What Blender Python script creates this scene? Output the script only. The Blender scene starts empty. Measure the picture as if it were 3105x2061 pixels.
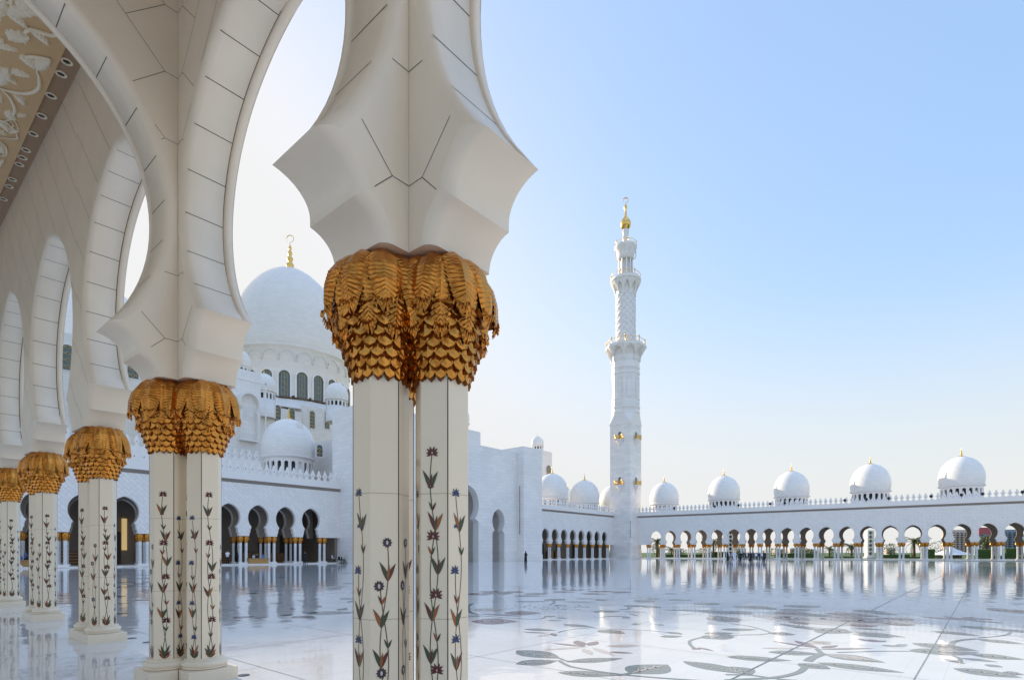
import bpy, math, random
from mathutils import Vector, Matrix
from mathutils.geometry import tessellate_polygon
R = math.radians
sin, cos, pi, sqrt = math.sin, math.cos, math.pi, math.sqrt
random.seed(7)
S = bpy.context.scene
COL = S.collection
# ------------------------------------------------------------------ camera frame helpers (photo 3105x2061 measured)
F = 1685.0; CX = 1552.5; HY = 1674.0; EYE = 1.6
YAW = R(40.65)
CY_, SY_ = cos(YAW), sin(YAW)            # view direction in world = (cos, sin)
def rd(r, d):                             # lateral r, depth d -> world x,y
    return (CY_*d + SY_*r, SY_*d - CY_*r)
def at(px, d): return rd((px-CX)/F*d, d)
def gp(px, py, z=0.0):                    # photo point on the plane of height z
    d = F*(EYE-z)/(py-HY)
    return at(px, d)
def zat(py, d): return EYE + (HY-py)/F*d
def onY(px, y):
    k = (px-CX)/F
    return y*(CY_*1.0*k*0 + (CY_ + SY_*k*0)) if False else y*(k*SY_+CY_)/(SY_-k*CY_)
def dep(x, y): return CY_*x + SY_*y
# ------------------------------------------------------------------ materials
MATS = {}
def newmat(name):
    m = bpy.data.materials.new(name); m.use_nodes = True
    nt = m.node_tree; b = nt.nodes['Principled BSDF']
    MATS[name] = m
    return m, nt, b
def N(nt, t, **kw):
    n = nt.nodes.new(t)
    for k, v in kw.items():
        if k in n.inputs: n.inputs[k].default_value = v
        else: setattr(n, k, v)
    return n
def simple(name, col, rough=.5, metal=0, noise=0, nscale=5, bump=0, bscale=30, spec=None, emit=None, coat=0):
    m, nt, b = newmat(name)
    b.inputs['Base Color'].default_value = (*col, 1); b.inputs['Roughness'].default_value = rough
    b.inputs['Metallic'].default_value = metal
    if spec is not None: b.inputs['Specular IOR Level'].default_value = spec
    if coat: b.inputs['Coat Weight'].default_value = coat
    if noise or bump:
        tc = N(nt, 'ShaderNodeTexCoord')
        if noise:
            n = N(nt, 'ShaderNodeTexNoise'); n.inputs['Scale'].default_value = nscale; n.inputs['Detail'].default_value = 6
            nt.links.new(tc.outputs['Object'], n.inputs['Vector'])
            mx = N(nt, 'ShaderNodeMix', data_type='RGBA')
            a = [max(0, c*(1-noise)) for c in col]; c2 = [min(1, c*(1+noise)) for c in col]
            mx.inputs[6].default_value = (*a, 1); mx.inputs[7].default_value = (*c2, 1)
            nt.links.new(n.outputs['Fac'], mx.inputs[0]); nt.links.new(mx.outputs[2], b.inputs['Base Color'])
        if bump:
            n2 = N(nt, 'ShaderNodeTexNoise'); n2.inputs['Scale'].default_value = bscale; n2.inputs['Detail'].default_value = 4
            nt.links.new(tc.outputs['Object'], n2.inputs['Vector'])
            bp = N(nt, 'ShaderNodeBump'); bp.inputs['Strength'].default_value = bump; bp.inputs['Distance'].default_value = .02
            nt.links.new(n2.outputs['Fac'], bp.inputs['Height']); nt.links.new(bp.outputs['Normal'], b.inputs['Normal'])
    if emit:
        b.inputs['Emission Color'].default_value = (*emit[0], 1); b.inputs['Emission Strength'].default_value = emit[1]
    return m
def stone(name, col, joint, bw, bh, mortar, rot, var=.04, rough=.45, planes='XZ', bump=.0, cyl=False):
    """marble slabs: brick joints laid in the wall plane (local x,z), rotated by rot"""
    m, nt, b = newmat(name)
    b.inputs['Roughness'].default_value = rough
    tc = N(nt, 'ShaderNodeTexCoord'); sep = N(nt, 'ShaderNodeSeparateXYZ'); cmb = N(nt, 'ShaderNodeCombineXYZ')
    nt.links.new(tc.outputs['Object'], sep.inputs[0])
    if cyl:
        at_ = N(nt, 'ShaderNodeMath', operation='ARCTAN2'); nt.links.new(sep.outputs['Y'], at_.inputs[0]); nt.links.new(sep.outputs['X'], at_.inputs[1])
        mu = N(nt, 'ShaderNodeMath', operation='MULTIPLY'); mu.inputs[1].default_value = cyl; nt.links.new(at_.outputs[0], mu.inputs[0])
        nt.links.new(mu.outputs[0], cmb.inputs['X'])
    else:
        ad = N(nt, 'ShaderNodeMath', operation='ADD'); nt.links.new(sep.outputs['X'], ad.inputs[0]); nt.links.new(sep.outputs['Y'], ad.inputs[1])
        nt.links.new(ad.outputs[0], cmb.inputs['X'])
    nt.links.new(sep.outputs['Z'], cmb.inputs['Y'])
    mp = N(nt, 'ShaderNodeMapping'); mp.inputs['Rotation'].default_value = (0, 0, rot)
    nt.links.new(cmb.outputs[0], mp.inputs['Vector'])
    br = N(nt, 'ShaderNodeTexBrick'); nt.links.new(mp.outputs[0], br.inputs['Vector'])
    br.inputs['Scale'].default_value = 1; br.inputs['Brick Width'].default_value = bw; br.inputs['Row Height'].default_value = bh
    br.inputs['Mortar Size'].default_value = mortar; br.inputs['Mortar Smooth'].default_value = .1
    br.inputs['Color1'].default_value = (*[c*(1-var) for c in col], 1); br.inputs['Color2'].default_value = (*[min(1, c*(1+var)) for c in col], 1)
    br.inputs['Mortar'].default_value = (*joint, 1)
    nz = N(nt, 'ShaderNodeTexNoise'); nz.inputs['Scale'].default_value = 1.3; nz.inputs['Detail'].default_value = 8; nz.inputs['Roughness'].default_value = .65
    nt.links.new(tc.outputs['Object'], nz.inputs['Vector'])
    rp = N(nt, 'ShaderNodeMapRange'); rp.inputs['From Min'].default_value = .3; rp.inputs['From Max'].default_value = .7
    rp.inputs['To Min'].default_value = 1-var*.4; rp.inputs['To Max'].default_value = 1+var*.3
    nt.links.new(nz.outputs['Fac'], rp.inputs['Value'])
    vm = N(nt, 'ShaderNodeVectorMath', operation='SCALE'); nt.links.new(br.outputs['Color'], vm.inputs[0]); nt.links.new(rp.outputs[0], vm.inputs['Scale'])
    nt.links.new(vm.outputs[0], b.inputs['Base Color'])
    return m
WARM = (.84, .745, .605)
simple('portico_stone', WARM, .45, noise=.10, nscale=1.6, bump=.03)
simple('portico_plain', WARM, .42, noise=.09, nscale=1.9, bump=.03)
simple('joint', (.07, .06, .055), .8)
simple('soft_joint', (.50, .42, .32), .8)
simple('shaft_marble', (.89, .77, .585), .22, noise=.05, nscale=3)
simple('base_marble', (.86, .75, .58), .3, noise=.07, nscale=4)
stone('facade_chevron', (.85, .80, .755), (.58, .55, .52), .95, .42, .014, R(45), var=.035, rough=.4)
stone('facade_slab', (.86, .81, .765), (.68, .64, .60), 1.6, .62, .014, 0, var=.035, rough=.4)
stone('tower_slab', (.85, .80, .75), (.71, .67, .63), 2.0, .8, .016, 0, var=.07, rough=.45)
stone('dome_marble', (.87, .82, .76), (.70, .67, .63), 1.1, .42, .014, 0, var=.03, rough=.35, cyl=5.0)
stone('great_dome_marble', (.88, .80, .72), (.77, .71, .65), 1.6, .75, .02, 0, var=.03, rough=.35, cyl=17.0)
simple('white_marble', (.85, .80, .755), .35, noise=.03, nscale=.8)
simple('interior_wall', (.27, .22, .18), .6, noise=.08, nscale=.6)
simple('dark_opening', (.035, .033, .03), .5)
simple('wood', (.12, .055, .025), .4, noise=.3, nscale=6)
simple('light_wood', (.45, .25, .08), .5, noise=.2, nscale=4)
simple('gold', (.90, .55, .16), .28, metal=1, noise=.15, nscale=4)
simple('gold_leaf', (.60, .255, .05), .23, metal=1, noise=.4, nscale=6, bump=.04, bscale=30)
simple('gold_shade', (.20, .065, .015), .4, metal=1)  # same gold darkened: shade between the capital scales put into the colour
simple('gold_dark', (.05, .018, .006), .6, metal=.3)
simple('gold_far', (.62, .27, .05), .38, metal=.85, noise=.4, nscale=9, bump=.8, bscale=14)
simple('glass_dark', (.10, .15, .155), .15)
simple('screen_sun_glow', (.7, .5, .24), .6, emit=((1, .72, .32), .16))  # golden screen, no lamp: its emission stands for sunlight coming through
simple('ceiling_tan', (.66, .46, .25), .75, noise=.06, nscale=2)
simple('ceiling_brown', (.38, .25, .155), .7, noise=.05, nscale=2)
simple('relief_plaster', (.90, .82, .66), .6)
simple('lamp_black', (.01, .01, .01), .15)
simple('inlay_burgundy', (.11, .018, .02), .25)
simple('inlay_blue', (.03, .06, .17), .25)
simple('inlay_green', (.04, .07, .035), .25)
simple('inlay_orange', (.36, .10, .02), .3)
simple('inlay_violet', (.05, .03, .045), .25)
simple('inlay_stem', (.14, .085, .04), .3)
simple('inlay_pale', (.62, .58, .52), .3)
simple('skin', (.32, .18, .11), .6)
simple('cloth_white', (.75, .76, .80), .8)
simple('cloth_black', (.012, .012, .016), .85)
simple('cloth_navy', (.02, .03, .09), .8)
simple('cloth_blue', (.12, .25, .65), .8)
simple('grass', (.07, .13, .025), .9, noise=.4, nscale=1.5)
simple('hedge', (.045, .085, .018), .9, noise=.5, nscale=6, bump=.8, bscale=9)
simple('palm_leaf', (.12, .14, .04), .7, noise=.3, nscale=2)
simple('bark', (.16, .10, .06), .9, noise=.3, nscale=8)
simple('tent_canvas', (.80, .80, .82), .8)
simple('apartment_pink', (.62, .50, .45), .8, noise=.05)
simple('apartment_blue', (.25, .30, .40), .6, noise=.05)
simple('apartment_red', (.45, .10, .12), .6)
simple('window_dark', (.05, .06, .08), .2)
simple('pavement', (.35, .33, .30), .8, noise=.1)
# far column shaft: white marble speckled by its flower inlay
def speck():
    m, nt, b = newmat('inlaid_marble'); b.inputs['Roughness'].default_value = .25
    tc = N(nt, 'ShaderNodeTexCoord'); mp = N(nt, 'ShaderNodeMapping'); mp.inputs['Scale'].default_value = (7, 7, 5)
    v = N(nt, 'ShaderNodeTexVoronoi'); nt.links.new(tc.outputs['Object'], mp.inputs[0]); nt.links.new(mp.outputs[0], v.inputs['Vector'])
    mr = N(nt, 'ShaderNodeMapRange'); mr.inputs['From Min'].default_value = .20; mr.inputs['From Max'].default_value = .34
    nt.links.new(v.outputs['Distance'], mr.inputs['Value'])
    sp = N(nt, 'ShaderNodeSeparateXYZ'); nt.links.new(tc.outputs['Object'], sp.inputs[0])
    gt = N(nt, 'ShaderNodeMath', operation='GREATER_THAN'); gt.inputs[1].default_value = 2.3; nt.links.new(sp.outputs['Z'], gt.inputs[0])
    mxx = N(nt, 'ShaderNodeMath', operation='MAXIMUM'); nt.links.new(mr.outputs[0], mxx.inputs[0]); nt.links.new(gt.outputs[0], mxx.inputs[1])
    mx = N(nt, 'ShaderNodeMix', data_type='RGBA'); mx.inputs[6].default_value = (.09, .07, .06, 1); mx.inputs[7].default_value = (.80, .79, .78, 1)
    nt.links.new(mxx.outputs[0], mx.inputs[0]); nt.links.new(mx.outputs[2], b.inputs['Base Color'])
speck()
# carved wall: slab marble with a floral relief as bump
def carved():
    src = MATS['facade_slab']; m = src.copy(); m.name = 'carved_slab'; MATS['carved_slab'] = m
    nt = m.node_tree; b = nt.nodes['Principled BSDF']
    tc = N(nt, 'ShaderNodeTexCoord'); nz = N(nt, 'ShaderNodeTexNoise'); nz.inputs['Scale'].default_value = 1.1; nz.inputs['Detail'].default_value = 2; nz.inputs['Distortion'].default_value = 2.5
    nt.links.new(tc.outputs['Object'], nz.inputs['Vector'])
    wv = N(nt, 'ShaderNodeMath', operation='PINGPONG'); wv.inputs[1].default_value = .06; nt.links.new(nz.outputs['Fac'], wv.inputs[0])
    lt = N(nt, 'ShaderNodeMath', operation='LESS_THAN'); lt.inputs[1].default_value = .016; nt.links.new(wv.outputs[0], lt.inputs[0])
    msk = N(nt, 'ShaderNodeTexNoise'); msk.inputs['Scale'].default_value = .13; nt.links.new(tc.outputs['Object'], msk.inputs['Vector'])
    gt = N(nt, 'ShaderNodeMapRange'); gt.inputs['From Min'].default_value = .47; gt.inputs['From Max'].default_value = .56; nt.links.new(msk.outputs['Fac'], gt.inputs['Value'])
    mu = N(nt, 'ShaderNodeMath', operation='MULTIPLY'); nt.links.new(lt.outputs[0], mu.inputs[0]); nt.links.new(gt.outputs[0], mu.inputs[1])
    bp = N(nt, 'ShaderNodeBump'); bp.inputs['Strength'].default_value = .35; bp.inputs['Distance'].default_value = .08
    nt.links.new(mu.outputs[0], bp.inputs['Height']); nt.links.new(bp.outputs['Normal'], b.inputs['Normal'])
carved()
# polished courtyard marble
def floor_mat(name, col, rough):
    m, nt, b = newmat(name)
    b.inputs['Roughness'].default_value = rough; b.inputs['IOR'].default_value = 1.55; b.inputs['Specular IOR Level'].default_value = .62
    tc = N(nt, 'ShaderNodeTexCoord')
    nz = N(nt, 'ShaderNodeTexNoise'); nz.inputs['Scale'].default_value = .9; nz.inputs['Detail'].default_value = 9; nz.inputs['Roughness'].default_value = .7
    nt.links.new(tc.outputs['Object'], nz.inputs['Vector'])
    mx = N(nt, 'ShaderNodeMix', data_type='RGBA')
    mx.inputs[6].default_value = (*[c*.86 for c in col], 1); mx.inputs[7].default_value = (*[min(1, c*1.08) for c in col], 1)
    nt.links.new(nz.outputs['Fac'], mx.inputs[0]); nt.links.new(mx.outputs[2], b.inputs['Base Color'])
    if name == 'courtyard_marble':
        br = N(nt, 'ShaderNodeTexBrick'); nt.links.new(tc.outputs['Object'], br.inputs['Vector']); br.inputs['Scale'].default_value = 1
        br.inputs['Brick Width'].default_value = .85; br.inputs['Row Height'].default_value = .4375; br.inputs['Mortar Size'].default_value = .0035
        br.inputs['Color1'].default_value = (.965, .965, .965, 1); br.inputs['Color2'].default_value = (1, 1, 1, 1); br.inputs['Mortar'].default_value = (.80, .81, .82, 1)
        ml = N(nt, 'ShaderNodeMix', data_type='RGBA', blend_type='MULTIPLY'); ml.inputs[0].default_value = 1
        nt.links.new(mx.outputs[2], ml.inputs[6]); nt.links.new(br.outputs['Color'], ml.inputs[7]); nt.links.new(ml.outputs[2], b.inputs['Base Color'])
    # small mosaic tiles catch the light a little differently; the whole floor is never quite level
    n1 = N(nt, 'ShaderNodeTexNoise'); n1.inputs['Scale'].default_value = .8; n1.inputs['Detail'].default_value = 2.0
    n2 = N(nt, 'ShaderNodeTexNoise'); n2.inputs['Scale'].default_value = 7; n2.inputs['Detail'].default_value = 1
    nt.links.new(tc.outputs['Object'], n1.inputs['Vector']); nt.links.new(tc.outputs['Object'], n2.inputs['Vector'])
    ma = N(nt, 'ShaderNodeMath', operation='MULTIPLY_ADD'); ma.inputs[1].default_value = .10
    nt.links.new(n2.outputs['Fac'], ma.inputs[0]); nt.links.new(n1.outputs['Fac'], ma.inputs[2])
    bp = N(nt, 'ShaderNodeBump'); bp.inputs['Strength'].default_value = .85; bp.inputs['Distance'].default_value = .012
    nt.links.new(ma.outputs[0], bp.inputs['Height']); nt.links.new(bp.outputs['Normal'], b.inputs['Normal'])
    return m
floor_mat('courtyard_marble', (.76, .755, .745), .035)
floor_mat('leaf_marble', (.13, .165, .165), .08)
floor_mat('petal_marble', (.16, .075, .085), .09)
floor_mat('cream_marble', (.55, .47, .42), .09)
floor_mat('seam_marble', (.12, .14, .15), .3)
# ------------------------------------------------------------------ mesh builder
class MB:
    def __init__(s): s.v = []; s.f = []; s.m = []; s.s = []; s.mats = []
    def mi(s, mat):
        if mat not in s.mats: s.mats.append(mat)
        return s.mats.index(mat)
    def add(s, vs, fs, mat, smooth=False, tf=None):
        o = len(s.v); i = s.mi(mat)
        for p in vs:
            p = Vector(p)
            if tf is not None: p = tf @ p
            s.v.append(p)
        for f in fs:
            s.f.append([o+k for k in f]); s.m.append(i); s.s.append(smooth)
    def box(s, x0, x1, y0, y1, z0, z1, mat, tf=None):
        vs = [(x0,y0,z0),(x1,y0,z0),(x1,y1,z0),(x0,y1,z0),(x0,y0,z1),(x1,y0,z1),(x1,y1,z1),(x0,y1,z1)]
        s.add(vs, [(0,3,2,1),(4,5,6,7),(0,1,5,4),(1,2,6,5),(2,3,7,6),(3,0,4,7)], mat, False, tf)
    def bbox(s, x0, x1, y0, y1, z0, z1, mat, b=.01, tf=None):      # box with a chamfered top rim and corners
        def ring(i, z): return [(x0+i,y0+b,z),(x0+b,y0+i,z),(x1-b,y0+i,z),(x1-i,y0+b,z),(x1-i,y1-b,z),(x1-b,y1-i,z),(x0+b,y1-i,z),(x0+i,y1-b,z)]
        vs = ring(0,z0)+ring(0,z1-b)+ring(b*.7,z1)
        fs = []
        for r in range(2):
            for k in range(8): fs.append((r*8+k, r*8+(k+1)%8, (r+1)*8+(k+1)%8, (r+1)*8+k))
        fs.append(tuple(range(16,24))); fs.append(tuple(reversed(range(8))))
        s.add(vs, fs, mat, False, tf)
    def lathe(s, prof, mat, n=24, cx=0, cy=0, cz=0, smooth=True, a0=0, capb=False, tf=None):
        vs = []
        for r, z in prof:
            for k in range(n):
                a = a0+2*pi*k/n; vs.append((cx+r*cos(a), cy+r*sin(a), cz+z))
        fs = []
        for i in range(len(prof)-1):
            for k in range(n):
                fs.append((i*n+k, i*n+(k+1)%n, (i+1)*n+(k+1)%n, (i+1)*n+k))
        if capb: fs.append(tuple(reversed(range(n))))
        if prof[-1][0] > .001 and prof[-1] != prof[0]: fs.append(tuple((len(prof)-1)*n+k for k in range(n)))
        s.add(vs, fs, mat, smooth, tf)
    def tube(s, pts, rad, mat, n=8, smooth=True):
        pts = [Vector(p) for p in pts]
        if not isinstance(rad, (list, tuple)): rad = [rad]*len(pts)
        vs = []; up = Vector((0, 0, 1))
        for i, p in enumerate(pts):
            t = (pts[min(i+1, len(pts)-1)]-pts[max(i-1, 0)]).normalized()
            a = t.cross(up if abs(t.z) < .95 else Vector((1, 0, 0))).normalized(); b = t.cross(a)
            for k in range(n):
                q = 2*pi*k/n; vs.append(p+rad[i]*(a*cos(q)+b*sin(q)))
        fs = []
        for i in range(len(pts)-1):
            for k in range(n): fs.append((i*n+k, i*n+(k+1)%n, (i+1)*n+(k+1)%n, (i+1)*n+k))
        fs.append(tuple(reversed(range(n)))); fs.append(tuple((len(pts)-1)*n+k for k in range(n)))
        s.add(vs, fs, mat, smooth)
    def poly(s, pts3, mat, flip=False):
        """flat polygon (possibly concave) given in 3D"""
        tr = tessellate_polygon([[Vector(p) for p in pts3]])
        want = None
        s.add(pts3, [tuple(reversed(t)) if flip else t for t in tr], mat)
    def prism(s, pts2, y0, y1, mat, tf=None):
        """outline in (x,z) extruded in y"""
        n = len(pts2); tr = tessellate_polygon([[Vector((p[0], p[1], 0)) for p in pts2]])
        vs = [(p[0], y0, p[1]) for p in pts2]+[(p[0], y1, p[1]) for p in pts2]
        fs = [tuple(t) for t in tr]+[tuple(k+n for k in reversed(t)) for t in tr]
        for k in range(n): fs.append((k, (k+1) % n, n+(k+1) % n, n+k))
        s.add(vs, fs, mat, False, tf)
    def mesh(s, name):
        me = bpy.data.meshes.new(name)
        me.from_pydata([tuple(p) for p in s.v], [], s.f)
        for mt in s.mats: me.materials.append(MATS[mt])
        me.polygons.foreach_set('material_index', s.m); me.polygons.foreach_set('use_smooth', s.s)
        me.update()
        return me
    def build(s, name, parent=None, recalc=False, loc=None, rz=0):
        me = s.mesh(name)
        if recalc:
            import bmesh
            bm = bmesh.new(); bm.from_mesh(me); bmesh.ops.recalc_face_normals(bm, faces=bm.faces); bm.to_mesh(me); bm.free()
        return place(name, me, parent, loc, rz)
def place(name, me, parent=None, loc=None, rz=0, scale=None):
    o = bpy.data.objects.new(name, me); COL.objects.link(o)
    if parent: o.parent = parent
    if loc: o.location = loc
    o.rotation_euler = (0, 0, rz)
    if scale: o.scale = scale
    return o
def tag(o, label=None, cat=None, group=None, kind=None):
    if label: o['label'] = label
    if cat: o['category'] = cat
    if group: o['group'] = group
    if kind: o['kind'] = kind
    return o
def thing(name, label, cat, loc=(0, 0, 0), rz=0, group=None):
    return tag(place(name, None, None, loc, rz), label, cat, group)
def copy_tree(o, parent=None):
    c = o.copy(); COL.objects.link(c); c.parent = parent
    for ch in [x for x in bpy.data.objects if x.parent == o]: copy_tree(ch, c)
    return c
# ------------------------------------------------------------------ horseshoe arch outline between two piers
class Prm:
    def __init__(s, hw0, hw1, hw2, hwm, zc, rv, z0, pt=.06):
        s.hw0, s.hw1, s.hw2, s.hwm, s.zc, s.rv, s.z0, s.pt = hw0, hw1, hw2, hwm, zc, rv, z0, pt
def arch_segs(Sp, P, n=20, nc=6):
    R_ = Sp/2-P.hwm; x2 = Sp/2-P.hw2; rv = P.rv*R_
    z2 = P.zc-rv*sqrt(max(0, 1-(x2/R_)**2)); z1 = P.z0+.42*(z2-P.z0); st = .10*(z2-P.z0)
    c80 = 1-cos(R(78)); s80 = sin(R(78))
    def cav(u0, u1, za, zb): return [(u0+(u1-u0)*(1-cos(R(78)*i/nc))/c80, za+(zb-za)*sin(R(78)*i/nc)/s80) for i in range(nc+1)]
    L = [cav(P.hw0, P.hw1, P.z0, z1), [(P.hw1, z1), (P.hw1, z1+st)], cav(P.hw1, P.hw2, z1+st, z2)]
    a0 = math.atan2(-(P.zc-z2)/rv, -x2/R_)+2*pi      # angle on ellipse, left-lower
    arc = []
    for i in range(n+1):
        a = a0+(pi/2-a0)*i/n
        u = Sp/2+R_*cos(a); z = P.zc+rv*sin(a)
        q = abs(u-Sp/2)/(R_*.55)
        if sin(a) > 0 and q < 1: z += P.pt*R_*(1-q)**1.6
        arc.append((u, z))
    L.append(arc)
    Rr = [[(Sp-u, z) for u, z in reversed(s_)] for s_ in reversed(L)]
    return L+Rr
def arch_bay(mb, u0, Sp, P, ztop, prof, mat_face, mat_soffit, n=20, nc=6, clip0=0, clip1=0, joints=0, strips=True, farmat=None, groove_all=False, tiles=False):
    """wall between two pier centres; prof = [(v, inset)] across the thickness"""
    segs = arch_segs(Sp, P, n, nc)
    pts = []; segid = []
    for k, s_ in enumerate(segs):
        for i, p in enumerate(s_):
            if pts and i == 0: continue
            pts.append(Vector((p[0], p[1])))
    M = len(pts); nor = []
    for i in range(M):
        ns = []
        for a, b in ((i-1, i), (i, i+1)):
            if 0 <= a and b < M:
                t = (pts[b]-pts[a]);
                if t.length > 1e-6: t.normalize(); ns.append(Vector((-t.y, t.x)))
        nn = sum(ns, Vector((0, 0)));
        if nn.length < 1e-4: nn = ns[0].copy()
        nn.normalize(); c = max(.38, nn.dot(ns[0])); nor.append(nn/c)
    nor[0] = Vector((-1, 0)); nor[-1] = Vector((1, 0))
    tips = []; st = 0
    for s_ in segs[:-1]:
        st += len(s_)-1
        if nor[st].length > 1.12: tips.append(st)
    memo = {}
    def offs(ins):
        if ins in memo: return memo[ins]
        q = [p+n_*ins for p, n_ in zip(pts, nor)]
        if ins > 0:
            for t in tips:
                for dr in (-1, 1):
                    i = t+dr
                    while 0 < i < M-1 and (pts[i]-pts[t]).length < ins*3:
                        a_ = q[i]; dm = 9
                        for j in range(max(0, t-14), min(M-1, t+14)):
                            e_ = pts[j+1]-pts[j]; tt = max(0, min(1, (a_-pts[j]).dot(e_)/max(1e-9, e_.length_squared))); dm = min(dm, (a_-pts[j]-e_*tt).length)
                        if dm < ins*.985: q[i] = q[t].copy()
                        i += dr
        memo[ins] = q
        return q
    # sweep, split at the corners
    st = 0; prof_all = prof; prof_c = [p for p in prof if not (abs(p[1]) > 0 and p[0] > prof[0][0]+.2)]
    if prof_c[-1][0] < prof[-1][0]: prof_c = prof_c+[(prof[-1][0], 0)] if prof[-1][1] < .02 else prof
    for s_ in segs:
        prof = prof_all if len(s_) > n or groove_all else prof_c
        e = st+len(s_)-1; vs = []; K = len(prof)
        for i in range(st, e+1):
            for (v, ins) in prof:
                if (i-st < 2 or e-i < 2) and v > prof[0][0]+.2 and not (len(s_) > n and (i in (st, e)) and abs(pts[i].x-Sp/2) < .01): ins = min(ins, 0) if v > prof[-1][0]-.11 else 0
                if i in (st, e) and abs(pts[i].x-Sp/2) > .01 and v > prof[0][0]+.2: ins = 0
                q = offs(ins)[i]; vs.append((u0+q.x, v, q.y))
        fs = []
        for i in range(e-st):
            for k in range(K-1):
                a = i*K+k; fs.append((a, a+1, a+K+1, a+K))
        mb.add(vs, fs, mat_soffit, len(s_) > 2)
        for k in range(K-1):
            if prof[k][1] == .03 and prof[k+1][1] == .03 and len(s_) > 12:
                o_ = len(mb.f)-len(fs)
                for i in range(2, e-st-2): mb.m[o_+i*(K-1)+k] = mb.mi('joint')
        st = e
    prof = prof_all
    for side, flip in ((0, False), (-1, True)):
        v, ins = prof[side]
        if side == -1 and ins < .02: ins = 0
        off = [(u0+p.x, v, p.y) for p in offs(ins)]
        L = [(u0+clip0, v, P.z0)]+off+[(u0+Sp-clip1, v, P.z0), (u0+Sp-clip1, v, ztop), (u0+clip0, v, ztop)]
        mb.poly(L, mat_face if (side == 0 or farmat is None) else farmat, flip)
    # pier undersides
    for sgn, base, clip in ((1, u0, clip0), (-1, u0+Sp, -clip1)):
        L = [(base+clip, prof[0][0], P.z0)]+[(base+sgn*(P.hw0-ins), v, P.z0) for v, ins in prof]+[(base+clip, prof[-1][0], P.z0)]
        mb.add(L, [tuple(range(len(L)))], mat_soffit)
    mb.add([(u0+clip0, prof[0][0], ztop), (u0+Sp-clip1, prof[0][0], ztop), (u0+Sp-clip1, prof[-1][0], ztop), (u0+clip0, prof[-1][0], ztop)], [(0, 1, 2, 3)], mat_face)
    if tiles:
        # 45 degree slab joints, mirrored about every pier
        def inside(u, z):
            if z < P.z0+.12 or z > ztop: return False
            p = Vector((u, z)); c = False
            for i in range(M-1):
                a, b = pts[i], pts[i+1]
                e_ = b-a; t = max(0, min(1, (p-a).dot(e_)/max(1e-9, e_.length_squared)))
                if (p-a-e_*t).length < .10: return False
                if (a.y > z) != (b.y > z) and u < a.x+(b.x-a.x)*(z-a.y)/(b.y-a.y): c = not c
            return not c
        vv = prof[0][0]-.002
        def run(u, z, du, dz, L, mirror):
            n_ = int(L/.05); start = None; last = None
            for i in range(n_+1):
                q = (u+du*L*i/n_, z+dz*L*i/n_); ok = clip0 <= q[0] <= (Sp if one else Sp/2)+.001 and inside(*q)
                if ok and start is None: start = q
                if start is not None and (not ok or i == n_):
                    end = last if not ok else q
                    if end and (abs(end[0]-start[0])+abs(end[1]-start[1])) > .06:
                        nx, nz = -dz*.0026, du*.0026
                        Q = [(start[0]-nx, start[1]-nz), (end[0]-nx, end[1]-nz), (end[0]+nx, end[1]+nz), (start[0]+nx, start[1]+nz)]
                        for mrr in ((False,) if one else (False, True)):
                            mb.add([(u0+(Sp-a if mrr else a), vv, b) for a, b in Q], [(3, 2, 1, 0) if mrr else (0, 1, 2, 3)], 'joint')
                    start = None
                last = q
        q2 = .70711; z = 4.2-.81*4; k_ = 0; one = tiles == 'one'
        if one:
            zz_ = 4.2
            while zz_ < ztop+Sp:
                run(0, zz_, q2, -q2, Sp*1.42, 0)
                zz_ += .95
            z = ztop
        while z < ztop:
            if z > P.z0: run(clip0+.001, z, 1, 0, .445-clip0, 0)
            run(.445, z, q2, q2, 9, 0)
            for j in range(1):
                s1 = 0
                run(.445+s1*q2, z+s1*q2, q2, -q2, .573, 0)
            z += .81; k_ += 1
    if joints:
        # mortar lines crossing the soffit of the round part
        i0 = sum(len(s_)-1 for s_ in segs[:3]); i1 = i0+2*n
        acc = 0; nxt = joints
        va = prof[3][0]; vb = prof[-5][0] if len(prof) > 8 else prof[-2][0]
        for i in range(i0, i1):
            seg = pts[i+1]-pts[i]; L_ = seg.length; t = seg.normalized() if L_ > 0 else seg
            while acc+L_ > nxt:
                c = pts[i]+t*(nxt-acc); nn = (nor[i]+nor[i+1])*.5
                a_ = c-t*.0042-nn*.002; b_ = c+t*.0042-nn*.002
                mb.add([(u0+a_.x, va, a_.y), (u0+a_.x, vb, a_.y), (u0+b_.x, vb, b_.y), (u0+b_.x, va, b_.y)], [(0, 1, 2, 3)], 'joint')
                nxt += joints
            acc += L_
def rounded(vn, vf, rb, groove=True, k=5):
    pr = [(vn+rb*(1-cos(pi/2*i/k)), rb*(1-sin(pi/2*i/k))) for i in range(k+1)]
    if groove:
        pr += [(vf-.125, 0), (vf-.124, .03), (vf-.108, .03), (vf-.107, -.012), (vf-.02, -.012), (vf, .01)]
    else: pr += [(vf, 0)]
    return pr
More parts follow.
